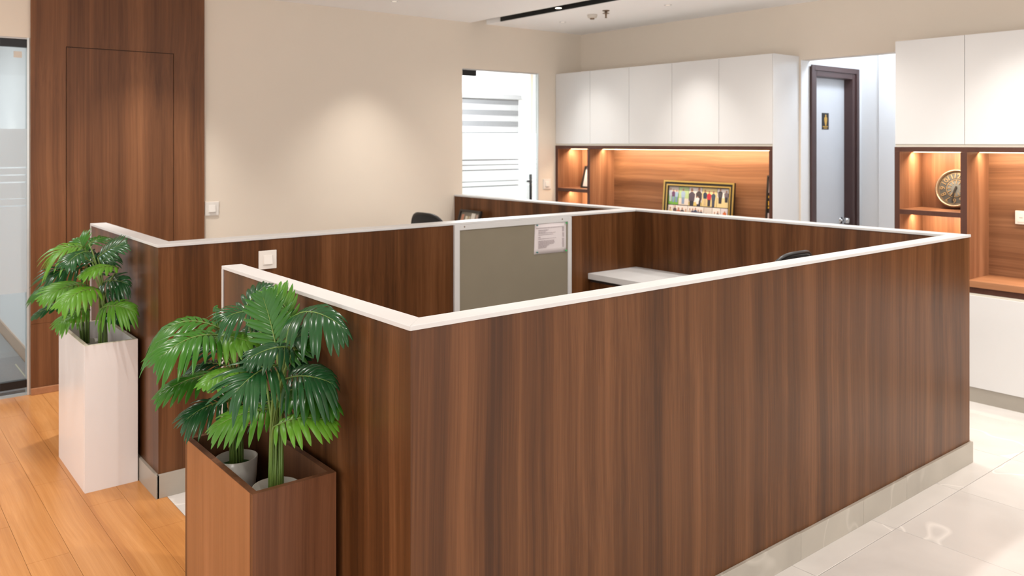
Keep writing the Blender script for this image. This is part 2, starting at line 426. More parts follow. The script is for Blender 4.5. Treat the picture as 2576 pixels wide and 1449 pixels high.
hd = MB().tube([(hx, YG-0.05, 0.88), (hx, YG-0.05, 1.30)], 0.013, 12).build('pull_handle', 'black_metal', gd, smooth=True)
for z in (0.95, 1.235): MB().tube([(hx, YG-0.05, z), (hx, YG+0.03, z)], 0.008, 10).build('handle_bolt', 'black_metal', hd, smooth=True)

# ------------------------------------------------------------------ rooms behind the doors
def box_shell(name, x0, x1, y0, y1, z1, mat, label, sides):
    mb = MB(); t = 0.06
    if 'r' in sides: mb.box(x1, x1+t, y0, y1, 0, z1)
    if 'l' in sides: mb.box(x0-t, x0, y0, y1, 0, z1)
    if 'b' in sides: mb.box(x0-t, x1+t, y1, y1+t, 0, z1)
    if 'f' in sides: mb.box(x0-t, x1+t, y0-t, y0, 0, z1)
    if 'c' in sides: mb.box(x0-t, x1+t, y0, y1+t, z1, z1+t)
    return struct(mb.build(name, mat), label)
box_shell('wall_back', 3.7, 7.16, YW+T+0.002, 8.6, 2.72, 'white_paint', 'bright white walls of the room behind the handled glass door', 'rlbc')
box_shell('wall_far_left', -2.4, 1.062, YW+T+0.002, 9.6, 2.72, 'white_paint', 'white walls of the carpeted room behind the left glass door', 'rlbc')
struct(B('baseboard_room', 'tan_skirting', None, 1.05, 1.0615, YW+T+0.003, 9.59, 0, 0.10), 'tan skirting in the carpeted room')
cf = struct(MB().box(-2.4, 1.05, YW+T+0.003, 9.59, -0.011, -0.004).build('floor_carpet', 'carpet'), 'grey carpet plank floor behind the left glass door')
cw = 0.25
for i in range(9):
    for j in range(4):
        x1 = 1.048-i*cw; y = YW+T+0.01 + j*1.0 - (i % 2)*0.5
        ya, yb = max(y, YW+T+0.01), min(y+1.0, 9.55)
        if yb-ya < 0.05: continue
        c_ = B('carpet_plank', 'carpet', cf, x1-cw+0.001, x1-0.001, ya+0.001, yb-0.001, -0.004, 0.003)
        k = (i*3+j*5) % 4
        if k < 3:
            xa = x1-cw*(0.25+0.2*k)
            B('yarn_stripe', 'carpet_line', c_, xa-0.004, xa+0.004, ya+0.05+0.1*k, yb-0.25, 0.0028, 0.0036)
# window with a two tone roller blind
wx0, wx1 = 5.75, 7.075
wn = sempty('window_1', ((wx0+wx1)/2, 8.58, 1.0), 'window with grey and white banded roller blind behind the glass door')
MB().box(wx0, wx1, 8.575, 8.599, 0.9, 0.95).box(wx1-0.04, wx1, 8.575, 8.599, 0.95, 2.18).box(wx0, wx0+0.04, 8.575, 8.599, 0.95, 2.18).build('window_frame', 'white_gloss', wn)
B('window_pane', 'clear_glass', wn, wx0+0.04, wx1-0.04, 8.590, 8.594, 0.95, 2.2)
B('blind_cassette', 'blind_light', wn, wx0, wx1, 8.50, 8.575, 2.17, 2.235, bevel=0.01)
z = 2.17; k = 0
while z > 0.75:
    h = 0.072
    B('blind_band', 'chair_fabric' if z < 1.6 else 'blind_grey' if k % 2 == 0 else 'blind_light', wn, wx0+0.02, wx1-0.03, 8.540, 8.543, z-h+0.001, z)
    z -= h; k += 1
# lamps in those rooms
pr = thing('ceiling_panel_light', (5.7, 7.4, 2.72), 'white light panel in the room behind the handled glass door', 'light')
B('light_frame', 'white_gloss', pr, 5.38, 6.02, 7.08, 7.72, 2.70, 2.719); B('diffuser', 'panel_glow', pr, 5.41, 5.99, 7.11, 7.69, 2.696, 2.702)
area((5.7, 7.4, 2.69), 0.58, 0.58, 210, (0.96, 0.98, 1.0), parent=pr)
pr = thing('ceiling_panel_light', (-0.6, 7.8, 2.72), 'white light panel in the carpeted room', 'light')
B('light_frame', 'white_gloss', pr, -0.92, -0.28, 7.48, 8.12, 2.70, 2.719); B('diffuser', 'panel_glow', pr, -0.89, -0.31, 7.51, 8.09, 2.696, 2.702)
area((-0.6, 7.8, 2.69), 0.58, 0.58, 40, (0.90, 0.96, 1.0), parent=pr)
spot((0.62, 7.63, 2.68), 14, 60, 0.5, (1.0, 0.95, 0.88), 0.02)

# ------------------------------------------------------------------ corridor on the right
CL = 3.572
FX0, FX1, FZ = 5.905, 6.605, 2.2
co = MB().box(XW+T, FX0, CL, CL+0.1, 0, 2.62).box(FX0, FX1, CL, CL+0.1, FZ, 2.62).box(FX1, 6.76, CL, CL+0.1, 0, 2.62) \
    .box(6.70, 6.76, 3.405, CL, 0, 2.62).box(6.665, 6.76, 2.3, 3.405, 0, 2.62) \
    .box(XW+T, 6.76, 2.30, CO0-0.0005, 0, 2.62).box(XW+T, 6.76, CO0-0.001, CL+0.1, 2.62, 2.66).build('wall_corridor', 'white_paint')
struct(co, 'bluish white corridor walls beyond the opening')
struct(MB().box(XW-0.0006, XW+T, CL-0.004, CL-0.0003, 0, COZ-0.0005).build('trim_2', 'white_paint'), 'white jamb lining of the corridor opening')
dd = sempty('door_4', ((FX0+FX1)/2, CL, 0), 'grey washroom door in a dark brown frame')
fw_ = 0.075
for (a, b_, c, d) in ((FX0, FX0+fw_, 0, FZ), (FX1-fw_, FX1, 0, FZ), (FX0+fw_, FX1-fw_, FZ-fw_, FZ)):
    f_ = B('door_frame', 'door_frame_brown', dd, a, b_, CL-0.016, CL+0.08, c, d-0.0005, bevel=0.004)
for (a, b_, c, d) in ((FX0-0.012, FX0+0.03, 0, FZ+0.012), (FX1-0.03, FX1+0.012, 0, FZ+0.012), (FX0+0.03, FX1-0.03, FZ-0.03, FZ+0.012)):
    B('architrave', 'door_frame_brown', dd, a, b_, CL-0.028, CL-0.016, c, d, bevel=0.003)
B('door_leaf', 'door_grey', dd, FX0+fw_, FX1-fw_, CL+0.062, CL+0.10, 0.01, FZ-fw_-0.001)
kn = MB().lathe([(0.0,-0.075),(0.02,-0.074),(0.027,-0.06),(0.024,-0.043),(0.010,-0.035),(0.010,-0.008),(0.026,-0.006),(0.026,0)], (6.475, CL+0.062, 0.955), axis=(0,1,0), n=24).build('door_knob', 'chrome', dd, smooth=True)
sg = thing('washroom_sign', (6.235, CL+0.06, 1.775), 'small black sign with a gold standing figure on the grey door', 'sign')
sy = CL+0.0615
B('sign_plate', 'black_plastic', sg, 6.185, 6.285, sy-0.003, sy, 1.708, 1.842)
fx, fz = 6.238, 1.0
prof = [(0.0,1.829),(0.009,1.828),(0.0095,1.818),(0.007,1.812),(0.010,1.809),(0.019,1.806),(0.022,1.797),(0.021,1.783),(0.019,1.772),(0.013,1.755),(0.010,1.745),(0.006,1.738),(0.003,1.737)]
pts = [(fx-r, sy-0.0035, z) for r, z in prof]+[(fx+r, sy-0.0035, z) for r, z in reversed(prof[1:])]
MB().extrude(pts, (0, 0.0008, 0)).build('figure', 'sign_gold', sg)
mb = MB()
x = 6.194
for k, wdt in enumerate((0.009,0.008,0.010,0.008,0.009,0.010,0.008)): mb.box(x, x+wdt, sy-0.0038, sy-0.003, 1.727, 1.735); x += wdt+0.0022
x = 6.208
for k, wdt in enumerate((0.009,0.008,0.010,0.009,0.008)): mb.box(x, x+wdt, sy-0.0038, sy-0.003, 1.715, 1.722); x += wdt+0.002
mb.build('lettering', 'sign_gold', sg)
cl_ = thing('ceiling_panel_light', (6.25, 3.1, 2.62), 'white light panel in the corridor ceiling', 'light')
B('diffuser', 'panel_glow', cl_, 6.1, 6.4, 2.9, 3.2, 2.612, 2.6195)
area((6.25, 3.05, 2.60), 0.3, 0.3, 8, (0.72, 0.84, 1.0), parent=cl_)

# ------------------------------------------------------------------ ceiling fittings and lamps
def downlight(x, y, label, power, size=112, lit=True, blend=1.0, r=0.028):
    t = thing('downlight', (x, y, ZC), label, 'downlight', 'recessed ceiling downlights')
    MB().lathe([(r*0.72, 0.0), (r*0.74, -0.003), (r, -0.003), (r+0.001, -0.0005), (r+0.001, 0.0)], (x, y, ZC-0.0002), n=24).build('trim_ring', 'white_gloss', t, smooth=True)
    MB().lathe([(r*0.72, -0.001), (r*0.5, 0.0), (0, 0.0005)], (x, y, ZC-0.0015), n=24).build('lens', 'lens_dim', t)
    spot((x, y, ZC-0.012), power, size, blend, parent=t, rad=0.035)
    return t
PW = 62
downlight(1.62, 5.47, 'recessed downlight washing the walnut wall', PW*2.2, size=82)
downlight(3.288, 5.475, 'recessed downlight washing the beige wall', PW*1.5, size=84)
downlight(5.02, 5.465, 'recessed downlight nearest the far corner', PW*0.95, size=80)
downlight(5.036, 4.268, 'recessed downlight in front of the left white cabinets', PW*1.15, size=80)
downlight(5.036, 3.07, 'recessed downlight in front of the corridor opening', PW*0.8)
downlight(5.036, 1.87, 'recessed downlight in front of the right white cabinets', PW*1.15, size=80)
downlight(5.036, 0.67, 'recessed downlight over the right side passage', PW)
ANON = ['over the front cubicle', 'over the cubicle entrance', 'added as unseen fill over the front passage', 'added as unseen fill over the near corner passage', 'added as unseen fill over the planters', 'added as unseen fill beside the photographer', 'added as unseen fill before the left glass door', 'added as unseen fill at the far right of the passage', 'added as unseen fill behind the passage lights', 'added as unseen fill behind the photographer', 'added as unseen fill left of the photographer']
for k_, (x, y, p) in enumerate(((3.29, 2.4, 1.75), (1.75, 2.4, 1.35), (3.29, 0.6, 1.0), (1.6, 0.3, 0.9), (0.35, 3.4, 1.4), (-0.2, 1.6, 1.1), (0.2, 5.0, 1.2), (5.0, -0.6, 1.1), (3.3, -0.8, 1.0), (1.2, -1.4, 1.0), (-0.8, 0.0, 1.0))):  # cubicle pair inferred from the floor shadow; others are unseen lamps added for fill
    downlight(x, y, 'recessed downlight '+ANON[k_], PW*p*0.75, size=160, blend=1.0)

# black track in the ceiling slot
tr = thing('track_light', (4.495, 3.0, ZC), 'long black recessed track light slot in the ceiling', 'track light')
MB().box(SX1-0.012, SX1-0.001, -3.0, 5.80, ZC+0.0005, ZC+0.113).box(SX0+0.001, SX0+0.012, -3.0, 5.80, ZC+0.0005, ZC+0.113).box(SX0+0.012, SX1-0.012, -3.0, 5.80, ZC+0.09, ZC+0.113).build('channel', 'black_lining', tr)
for y, lit in ((4.95, 1), (3.6, 1), (2.4, 1), (1.2, 1)):
    h = MB().lathe([(0.0, 0.085), (0.03, 0.085), (0.03, 0.006), (0.026, 0.004)], (4.50, y, ZC), n=20).build('spot_head', 'black_metal', tr, smooth=True)
    MB().lathe([(0.026, 0.004), (0, 0.003)], (4.50, y, ZC), n=20).build('spot_lens', 'lens_glow', h)
    spot((4.50, y, ZC-0.004), 40, 150, 1.0, parent=tr)
# detector and sprinkler
sd = thing('smoke_detector', (4.93, 5.0, ZC), 'round cream smoke detector with dark underside on the ceiling', 'detector')
MB().lathe([(0.0, 0), (0.042, 0), (0.042, -0.010), (0.036, -0.026), (0.022, -0.030), (0.0, -0.030)], (4.93, 5.0, ZC-0.0005), n=28).build('housing', 'detector', sd, smooth=True)
MB().lathe([(0.020, 0), (0.018, -0.010), (0, -0.010)], (4.93, 5.0, ZC-0.030), n=24).build('sensor', 'bronze', sd)
sp = thing('sprinkler', (4.86, 4.77, ZC), 'small bronze fire sprinkler head on the ceiling', 'sprinkler')
MB().lathe([(0,0),(0.030,0),(0.028,-0.006),(0.012,-0.007),(0.012,-0.024),(0.009,-0.026),(0.006,-0.055),(0.010,-0.058),(0.010,-0.061),(0,-0.061)], (4.86, 4.77, ZC-0.0003), n=20).build('sprinkler_body', 'bronze', sp, smooth=True)
MB().lathe([(0.012,-0.022),(0.028,-0.022),(0.028,-0.025),(0.012,-0.025)], (4.86, 4.77, ZC), n=20).build('deflector', 'bronze', sp)

# ------------------------------------------------------------------ low partitions
ZT, CT = 1.1395, 0.0125                       # top of the caps, their thickness
SK = 0.105                                    # skirting height
G = 0.005                                     # cap overhang
def quad_in(pts, d):                          # inset a footprint quad given as [(x,y)*4] by d (axis aligned enough)
    cx = sum(p[0] for p in pts)/4; cy = sum(p[1] for p in pts)/4
    return [(p[0]+d*(1 if p[0] < cx else -1), p[1]+d*(1 if p[1] < cy else -1)) for p in pts]
def partition(pts, label, sk_sides=None, core_pts=None, strips=(), joint=None):
    cx = sum(p[0] for p in pts)/4; cy = sum(p[1] for p in pts)/4
    t = thing('low_partition', (cx, cy, 0), label, 'partition', 'low walnut office partitions')
    MB().prism(core_pts or quad_in(pts, G), 0.0, ZT-CT).build('panel', 'laminate', t)
    MB().prism(pts, ZT-CT, ZT).build('cap', 'white_cap', t, bevel=0.0012)
    for s_ in strips: B('edge_strip', 'white_cap', t, *s_)
    if sk_sides:
        for s_ in sk_sides: B('skirting', 'stone_skirting', t, *s_, bevel=0.001)
    return t
FY0, FY1 = 1.775, 1.851
RX0, RX1 = 1.111, 1.187
BX = lambda y: 4.405-0.0195*(y-1.775)         # far edge of the slightly skewed back run
bw_ = 0.098
# near return (y direction)
partition([(RX0, FY0), (RX1, FY1), (RX1, 3.095), (RX0, 3.095)], 'short low walnut partition with white cap beside the wood planter',
    core_pts=[(RX0+G, FY0+G), (RX1-G, FY1-G), (RX1-G, 3.095-0.012), (RX0+G, 3.095-0.012)],
    strips=[(RX0, RX1, 3.095-0.012, 3.095, 0, ZT-CT)],
    sk_sides=[(RX0-0.009, RX0+G, FY0, 3.09, 0, SK)])
# front run (x direction)
xe = BX(1.8)
partition([(RX0, FY0), (xe, FY0), (xe-bw_+0.005, FY1), (RX1, FY1)], 'long front low walnut partition with white cap and stone skirting',
    core_pts=[(RX0+G, FY0+G), (xe-G, FY0+G), (xe-bw_+0.01, FY1-G), (RX1-G, FY1-G)],
    sk_sides=None)
fr_run = bpy.data.objects[-1] if False else None
t = [o for o in C.objects if o.get('label', '').startswith('long front low')][0]
xs = [RX0-0.009, 2.28, 2.86, 3.33, 3.71, xe+0.004]
for a, b_ in zip(xs, xs[1:]): B('skirting', 'stone_skirting', t, a+0.0006, b_-0.0006, FY0-0.009, FY0+G-0.0005, 0, SK-0.001*(int(a*7) % 3), bevel=0.001)
# back run (y direction, a little skewed)
Yb1 = YW-0.001
partition([(BX(FY0)-bw_, FY0+0.076), (BX(FY0), FY0), (BX(Yb1), Yb1), (BX(Yb1)-bw_, Yb1)], 'long back low walnut partition reaching the beige wall',
    core_pts=[(BX(FY0)-bw_+G, FY0+0.076), (BX(FY0)-G, FY0+G), (BX(Yb1)-G, Yb1), (BX(Yb1)-bw_+G, Yb1)])
t = [o for o in C.objects if o.get('label', '').startswith('long back low')][0]
MB().prism([(BX(FY0)-G, FY0+G), (BX(FY0)+0.006, FY0+G), (BX(Yb1)+0.006, Yb1), (BX(Yb1)-G, Yb1)], 0, SK).build('skirting', 'stone_skirting', t)
# middle run (x direction)
MY0, MY1 = 3.90, 4.018
xm = BX(3.95)-bw_
partition([(RX0, MY0), (xm, MY0), (xm, MY1), (RX1+0.008, MY1)], 'long middle low walnut partition carrying the grey pin board',
    core_pts=[(RX0+G, MY0+G), (xm, MY0+G), (xm, MY1-G), (RX1+0.008-G, MY1-G)],
    sk_sides=[(RX0-0.004, 3.80, MY0-0.010, MY0+G, 0, SK)])
# left return (y direction)
LX1 = RX1+0.008
partition([(RX0, MY0), (LX1, MY1), (LX1, 5.19), (RX0, 5.19)], 'short low walnut partition beside the white planter',
    core_pts=[(RX0+G, MY0+G), (LX1-G, MY1-G), (LX1-G, 5.19-0.012), (RX0+G, 5.19-0.012)],
    strips=[(RX0, LX1, 5.19-0.012, 5.19, 0, ZT-CT)],
    sk_sides=[(RX0-0.009, RX0+G, MY0-0.01, 5.19, 0, SK)])

# ------------------------------------------------------------------ switches
def switch(c, n, u, label, s=0.045):          # plate centre, outward normal, horizontal axis
    n = Vector(n); u = Vector(u); up = Vector((0,0,1)); c = Vector(c)
    t = thing('switch_plate', c, label, 'switch', 'white square switch plates')
    def slab(h, d0, d1, k=1.0):
        q = [c+u*a*h+up*b_*h*1.0+n*d0 for a, b_ in ((-1,-1),(1,-1),(1,1),(-1,1))]
        return MB().extrude(q, n*(d1-d0))
    slab(s, 0, 0.008).build('plate', 'switch_plastic', t, bevel=0.002)
    slab(s*0.53, 0.008, 0.0105).build('surround', 'switch_plastic', t, bevel=0.0008)
    q0 = [c+u*a*s*0.49+up*b_*s*0.49+n*0.0105 for a, b_ in ((-1,-1),(1,-1),(1,1),(-1,1))]
    q1 = [c+u*a*s*0.47+up*b_*s*0.47+n*d for a, b_, d in ((-1,-1,0.018),(1,-1,0.018),(1,1,0.012),(-1,1,0.012))]
    MB().add(q0+q1, [(0,1,2,3),(7,6,5,4),(0,4,5,1),(1,5,6,2),(2,6,7,3),(3,7,4,0)]).build('rocker', 'switch_plastic', t, bevel=0.001)
switch((1.626, MY0+G-0.0005, 1.028), (0,-1,0), (1,0,0), 'white switch plate on the walnut middle partition')
switch((2.089, YW-0.0005, 1.123), (0,-1,0), (1,0,0), 'white switch plate on the beige wall beside the walnut wall', 0.05)
switch((5.318, YW-0.0005, 1.20), (0,-1,0), (1,0,0), 'white switch plate between the glass door and cabinets', 0.048)

# ------------------------------------------------------------------ pin board, paper, pins
bd = thing('pin_board', (3.19, MY0, 0.6), 'grey fabric pin board in a white frame on the partition', 'pin board')
yb = MY0+G-0.0005
bx0, bx1, bz0, bz1 = 2.736, 3.650, 0.52, 1.1265
B('fabric_panel', 'fabric_board', bd, bx0+0.033, bx1-0.030, yb-0.010, yb, bz0+0.03, bz1-0.030)
for (a, b_, c, d) in ((bx0, bx0+0.034, bz0, bz1), (bx1-0.031, bx1, bz0, bz1), (bx0+0.034, bx1-0.031, bz1-0.031, bz1), (bx0+0.034, bx1-0.031, bz0, bz0+0.031)):
    B('frame_rail', 'white_cap', bd, a, b_, yb-0.016, yb, c, d, bevel=0.001)
for x in (2.803, 3.568):
    MB().lathe([(0.005, 0.0), (0.005, -0.0006), (0.0, -0.0006)], (x, yb-0.016, 1.114), axis=(0,1,0), n=12).build('screw', 'bronze', bd)
pp = thing('paper_sheet', (3.47, yb-0.011, 1.0), 'white printed sheet pinned to the grey board', 'paper')
yp = yb-0.0112
pc = [(3.335, 0.908), (3.605, 0.905), (3.606, 1.094), (3.343, 1.097)]
nx, nz = 10, 6; vv = []
for j in range(nz+1):
    for i in range(nx+1):
        a, b_ = i/nx, j/nz
        x = (pc[0][0]*(1-a)+pc[1][0]*a)*(1-b_)+(pc[3][0]*(1-a)+pc[2][0]*a)*b_
        z = (pc[0][1]*(1-a)+pc[1][1]*a)*(1-b_)+(pc[3][1]*(1-a)+pc[2][1]*a)*b_
        vv.append((x, yp-0.003*math.sin(PI*a)*(0.4+0.6*math.sin(PI*b_)), z))
W_ = nx+1
ff = [(j*W_+i, j*W_+i+1, (j+1)*W_+i+1, (j+1)*W_+i) for j in range(nz) for i in range(nx)]
sh = MB().add(vv, ff).build('sheet', 'paper', pp, smooth=True)
sm = sh.modifiers.new('thickness', 'SOLIDIFY'); sm.thickness = 0.0004
mb = MB()
rows = [(1.069,.02,.95,.004),(1.054,.10,.42,.006),(1.044,.10,.34,.004),(1.036,.10,.66,.0035),(1.026,.10,.58,.0035),(1.012,.10,.16,.006),(1.001,.10,.68,.003),(0.988,.10,.62,.0045),(0.981,.10,.62,.0045),(0.974,.10,.64,.0045),(0.967,.10,.60,.0045),(0.960,.10,.45,.0045),(0.953,.10,.38,.0045),(0.946,.10,.36,.0045)]
for z, a, b_, h in rows:
    x = 3.345+a*0.25; xe_ = 3.345+b_*0.25
    while x < xe_:
        ln = random.uniform(0.006, 0.020); mb.box(x, min(x+ln, xe_), yp-0.0042, yp-0.0036, z-h/2, z+h/2); x += ln+random.uniform(0.002, 0.004)
for k in range(22):
    z = 1.062-k*0.0058
    if k not in (5, 11): mb.box(3.572-random.uniform(0, .004), 3.586, yp-0.0024, yp-0.0018, z-0.0018, z+0.0018)
mb.build('print_lines', 'ink', pp)
for (x, z, m_, lab) in ((3.352, 1.089, 'pin_teal', 'dark green push pin at the sheet top left'), (3.598, 1.088, 'pin_green', 'bright green push pin at the sheet top right'),
                        (3.352, 0.921, 'pin_teal', 'teal push pin at the sheet bottom left'), (3.594, 0.913, 'pin_green', 'green push pin at the sheet bottom right')):
    p_ = MB().lathe([(0.0,0.0),(0.0025,0.0),(0.0035,-0.003),(0.003,-0.007),(0.0055,-0.010),(0.0055,-0.0125),(0,-0.013)], (x, yp-0.003, z), axis=(0,1,0), n=14).build('push_pin', m_, None, smooth=True)
    tag(p_, lab, 'push pin', 'push pins on the sheet')

# ------------------------------------------------------------------ desks inside the partitions
def desk(x0, y0, y1, label, group):
    xr0, xr1 = BX(y0)-bw_+G-0.001, BX(y1)-bw_+G-0.001
    t = thing('desk', (x0+0.2, (y0+y1)/2, 0), label, 'desk', group)
    MB().prism([(x0, y0), (xr0, y0), (xr1, y1), (x0, y1)], 0.707, 0.744).build('desk_top', 'white_cap', t, bevel=0.0015)
    B('recess', 'dark_gap', t, x0+0.02, xr1-0.01, y0+0.02, y1-0.002, 0.688, 0.707)
    B('modesty_panel', 'laminate', t, x0+0.012, x0+0.03, y1-0.62, y1-0.002, 0.0, 0.688)
    for y in (y0+0.02, y1-0.66): B('side_panel', 'laminate', t, x0+0.03, xr1-0.02, y, y+0.02, 0, 0.688)
    return t
desk(3.81, FY1+0.002, MY0+G-0.001, 'white topped desk inside the front cubicle corner', 'workstation desks')
desk(3.72, MY1+0.001, 5.99, 'white topped desk under the small framed picture', 'workstation desks')

# ------------------------------------------------------------------ office chairs
def chair(x, y, rz, top, label, w=0.44):
    t = thing('office_chair', (x, y, 0), label, 'chair', 'black mesh office chairs')
    R = Matrix.Rotation(rz, 3, 'Z')
    def P(v): return R @ Vector(v) + Vector((x, y, 0))
    def put(mb, name, mat, **k):
        mb.v = [tuple(P(v)) for v in mb.v]; return mb.build(name, mat, t, **k)
    # local: chair faces +x, back at -x
    for k in range(5):
        a = 2*PI*k/5+0.3
        mb = MB().tube([(0.03*math.cos(a), 0.03*math.sin(a), 0.11), (0.29*math.cos(a), 0.29*math.sin(a), 0.075)], [0.026, 0.016], 8)
        leg = put(mb, 'base_arm', 'black_plastic', smooth=True)
        c_ = Vector((0.29*math.cos(a), 0.29*math.sin(a), 0.03))
        mb = MB().lathe([(0,-0.022),(0.026,-0.020),(0.03,-0.012),(0.03,0.012),(0.026,0.020),(0,0.022)], c_, axis=(-math.sin(a), math.cos(a), 0), n=16)
        mb.v = [tuple(P(v)) for v in mb.v]; mb.build('castor', 'black_plastic', leg, smooth=True)
    put(MB().tube([(0,0,0.10),(0,0,0.30),(0,0,0.30),(0,0,0.42)], [0.028,0.028,0.016,0.016], 12), 'gas_lift', 'black_metal', smooth=True)
    # seat cushion: rounded slab
    n = 32; ring = []
    for k in range(n):
        a = 2*PI*k/n; cx_, cy_ = math.cos(a), math.sin(a)
        ring.append((0.24*math.copysign(abs(cx_)**0.5, cx_), 0.24*math.copysign(abs(cy_)**0.5, cy_)))
    vs_, fs_ = [], []
    for sc_, z in ((0.86,0.42),(1.0,0.44),(1.0,0.475),(0.93,0.495),(0.5,0.49),(0.01,0.485)):
        vs_ += [(px*sc_+0.02, py*sc_, z) for px, py in ring]
    for i in range(5):
        for k in range(n): fs_.append((i*n+k, i*n+(k+1)%n, (i+1)*n+(k+1)%n, (i+1)*n+k))
    fs_.append(tuple(range(n-1,-1,-1)))
    put(MB().add(vs_, fs_), 'seat', 'chair_fabric', smooth=True)
    # back: bowed mesh panel with rounded shoulders inside a frame
    def outline(a):
        c_, s_ = math.cos(a), math.sin(a)
        yy = w/2*math.copysign(abs(c_)**0.55, c_); zz = 0.79+(top-0.79)*math.copysign(abs(s_)**0.55, s_) if s_ > 0 else 0.79-0.20*abs(s_)**0.6
        return yy*(1.0 if s_ < 0 else 1-0.12*s_), zz
    def bow(yy, zz): return -0.25 + 0.06*(abs(yy)/(w/2))**2 - 0.10*(zz-0.55)**1.0*0.5
    n = 40; o_ = [outline(2*PI*k/n) for k in range(n)]
    vs_ = []; fs_ = []
    for off in (0.0, -0.008):
        for sc_ in (1.0, 0.66, 0.33, 0.02):
            for yy, zz in o_:
                y2 = yy*sc_; z2 = 0.79+(zz-0.79)*sc_; vs_.append((bow(y2, z2)+off, y2, z2))
    for L in range(2):
        for i in range(3):
            for k in range(n):
                q = (L*4*n+i*n+k, L*4*n+i*n+(k+1)%n, L*4*n+(i+1)*n+(k+1)%n, L*4*n+(i+1)*n+k)
                fs_.append(q if L == 0 else q[::-1])
    put(MB().add(vs_, fs_), 'back_mesh', 'chair_mesh', smooth=True)
    pts = [(bow(yy, zz)-0.004, yy, zz) for yy, zz in o_]; pts.append(pts[0])
    put(MB().tube(pts, 0.011, 8, caps=False), 'back_frame', 'black_plastic', smooth=True)
    put(MB().tube([(0,0,0.42),(-0.22,0,0.43),(-0.29,0,0.52),(-0.285,0,0.78)], [0.022,0.022,0.02,0.014], 8), 'back_spine', 'black_plastic', smooth=True)
    for s_ in (-1, 1):
        put(MB().tube([(0.0,s_*0.22,0.44),(0.0,s_*0.275,0.46),(-0.02,s_*0.28,0.64),(0.10,s_*0.28,0.66)], 0.013, 8), 'armrest', 'black_plastic', smooth=True)
    return t
chair(3.56, 5.09, 0.1, 1.085, 'black mesh office chair behind the middle partition by the beige wall')
chair(3.50, 2.45, PI/2, 1.082, 'dark grey mesh office chair inside the front cubicle', w=0.40)

# ------------------------------------------------------------------ white wall cabinets
CXF = 5.432
def wall_cabinet(y0, y1, label, group, end=False):
    t = thing('wall_cabinet', (5.6, (y0+y1)/2, 1.59), label, 'cabinet', group)
    B('carcass', 'white_gloss', t, CXF+0.019, XW-0.0005, y0+0.0005, y1-0.0005, 1.590, 2.270)
    B('cabinet_door', 'white_gloss', t, CXF, CXF+0.018, y0+0.0015, y1-0.0015, 1.590, 2.270, bevel=0.001)
    B('grip_profile', 'cream_trim', t, CXF+0.006, CXF+0.03, y0+0.0005, y1-0.0005, 1.573, 1.590)
    return t
ys = [6.018, 5.539, 5.048, 4.561, 4.082, 3.593]
nm = ['first white wall cabinet from the glass door wall', 'second white wall cabinet from the glass door wall', 'middle white wall cabinet of the left row of five', 'fourth white wall cabinet, second from the corridor opening', 'fifth white wall cabinet, nearest the corridor opening']
for a, b_, l in zip(ys, ys[1:], nm): wall_cabinet(b_, a, l, 'left row of white wall cabinets')
ys = [2.664-0.437*k for k in range(8)]
nm = ['white wall cabinet just right of the corridor opening', 'white wall cabinet at the right picture edge'] + [w_+' white wall cabinet right of the corridor opening' for w_ in ('third', 'fourth', 'fifth', 'sixth', 'seventh')]
for a, b_, l in zip(ys, ys[1:], nm): wall_cabinet(b_, a, l, 'right row of white wall cabinets')

# ------------------------------------------------------------------ lit wooden niches
LED = (1.0, 0.80, 0.56)
XB = 5.758
def niche(yl, yr, d0, d1, label, closed_right):
    # yl > yr ; divider between d1 (left) and d0
    t = thing('display_niche', (5.6, (yl+yr)/2, 0.75), label, 'shelf unit', 'lit walnut niches')
    zt0, zt1, zb = 1.541, 1.572, 0.748
    def panel(name, y0, y1, z0, z1, mat='laminate_niche'):
        B(name, mat, t, CXF+0.003, XB, y0, y1, z0, z1)
        B('edge_band_unlit', 'edge_band_unlit', t, CXF-0.001, CXF+0.003, y0, y1, z0, z1)
    panel('top_board', yr, yl, zt0, zt1)
    panel('side_panel', yl-0.033, yl, zb, zt0-0.0003)
    panel('divider', d0, d1, zb, zt0-0.0003)
    if closed_right:
        panel('side_panel', yr, yr+0.029, zb, zt0-0.0003)
        pass
    panel('shelf', d1+0.0003, yl-0.0333, 1.131, 1.162)
    B('back_panel', 'laminate_niche', t, XB, XW-0.0008, d1-0.01, yl-0.001, zb, zt1-0.0003)
    B('back_panel', 'laminate_niche_back', t, XB, XW-0.0008, yr+0.001, d1-0.0103, zb, zt1-0.0003)
    ye = yr+(0.03 if closed_right else 0)
    for (y0, y1, z, p) in ((ye+0.01, d0-0.01, zt0, 15*(d0-ye)/2), (d1+0.02, yl-0.05, zt0, 4.2), (d1+0.02, yl-0.05, 1.131, 3.2)):
        o = B('led_strip', 'led_glow', t, XB-0.165, XB-0.153, y0, y1, z-0.005, z-0.0003)
        area((XB-0.159, (y0+y1)/2, z-0.007), 0.012, y1-y0, p*0.95, LED, parent=t, rot=(0, math.radians(-25), 0))
    return t
niche(6.0185, 3.593, 5.543, 5.575, 'lit walnut niche under the left white cabinets', True)
niche(2.667, -0.395, 2.213, 2.251, 'lit walnut niche right of the corridor opening', False)
ps = thing('puck_light', (5.62, 5.36, 1.541), 'tiny round light under the left niche top board', 'light')
MB().lathe([(0,0),(0.03,0),(0.03,-0.004),(0.024,-0.006),(0,-0.006)], (5.62, 5.36, 1.5405), n=20).build('puck_body', 'lens_glow', ps)
spot((5.62, 5.40, 1.53), 2.0, 150, 0.6, LED, 0.02)

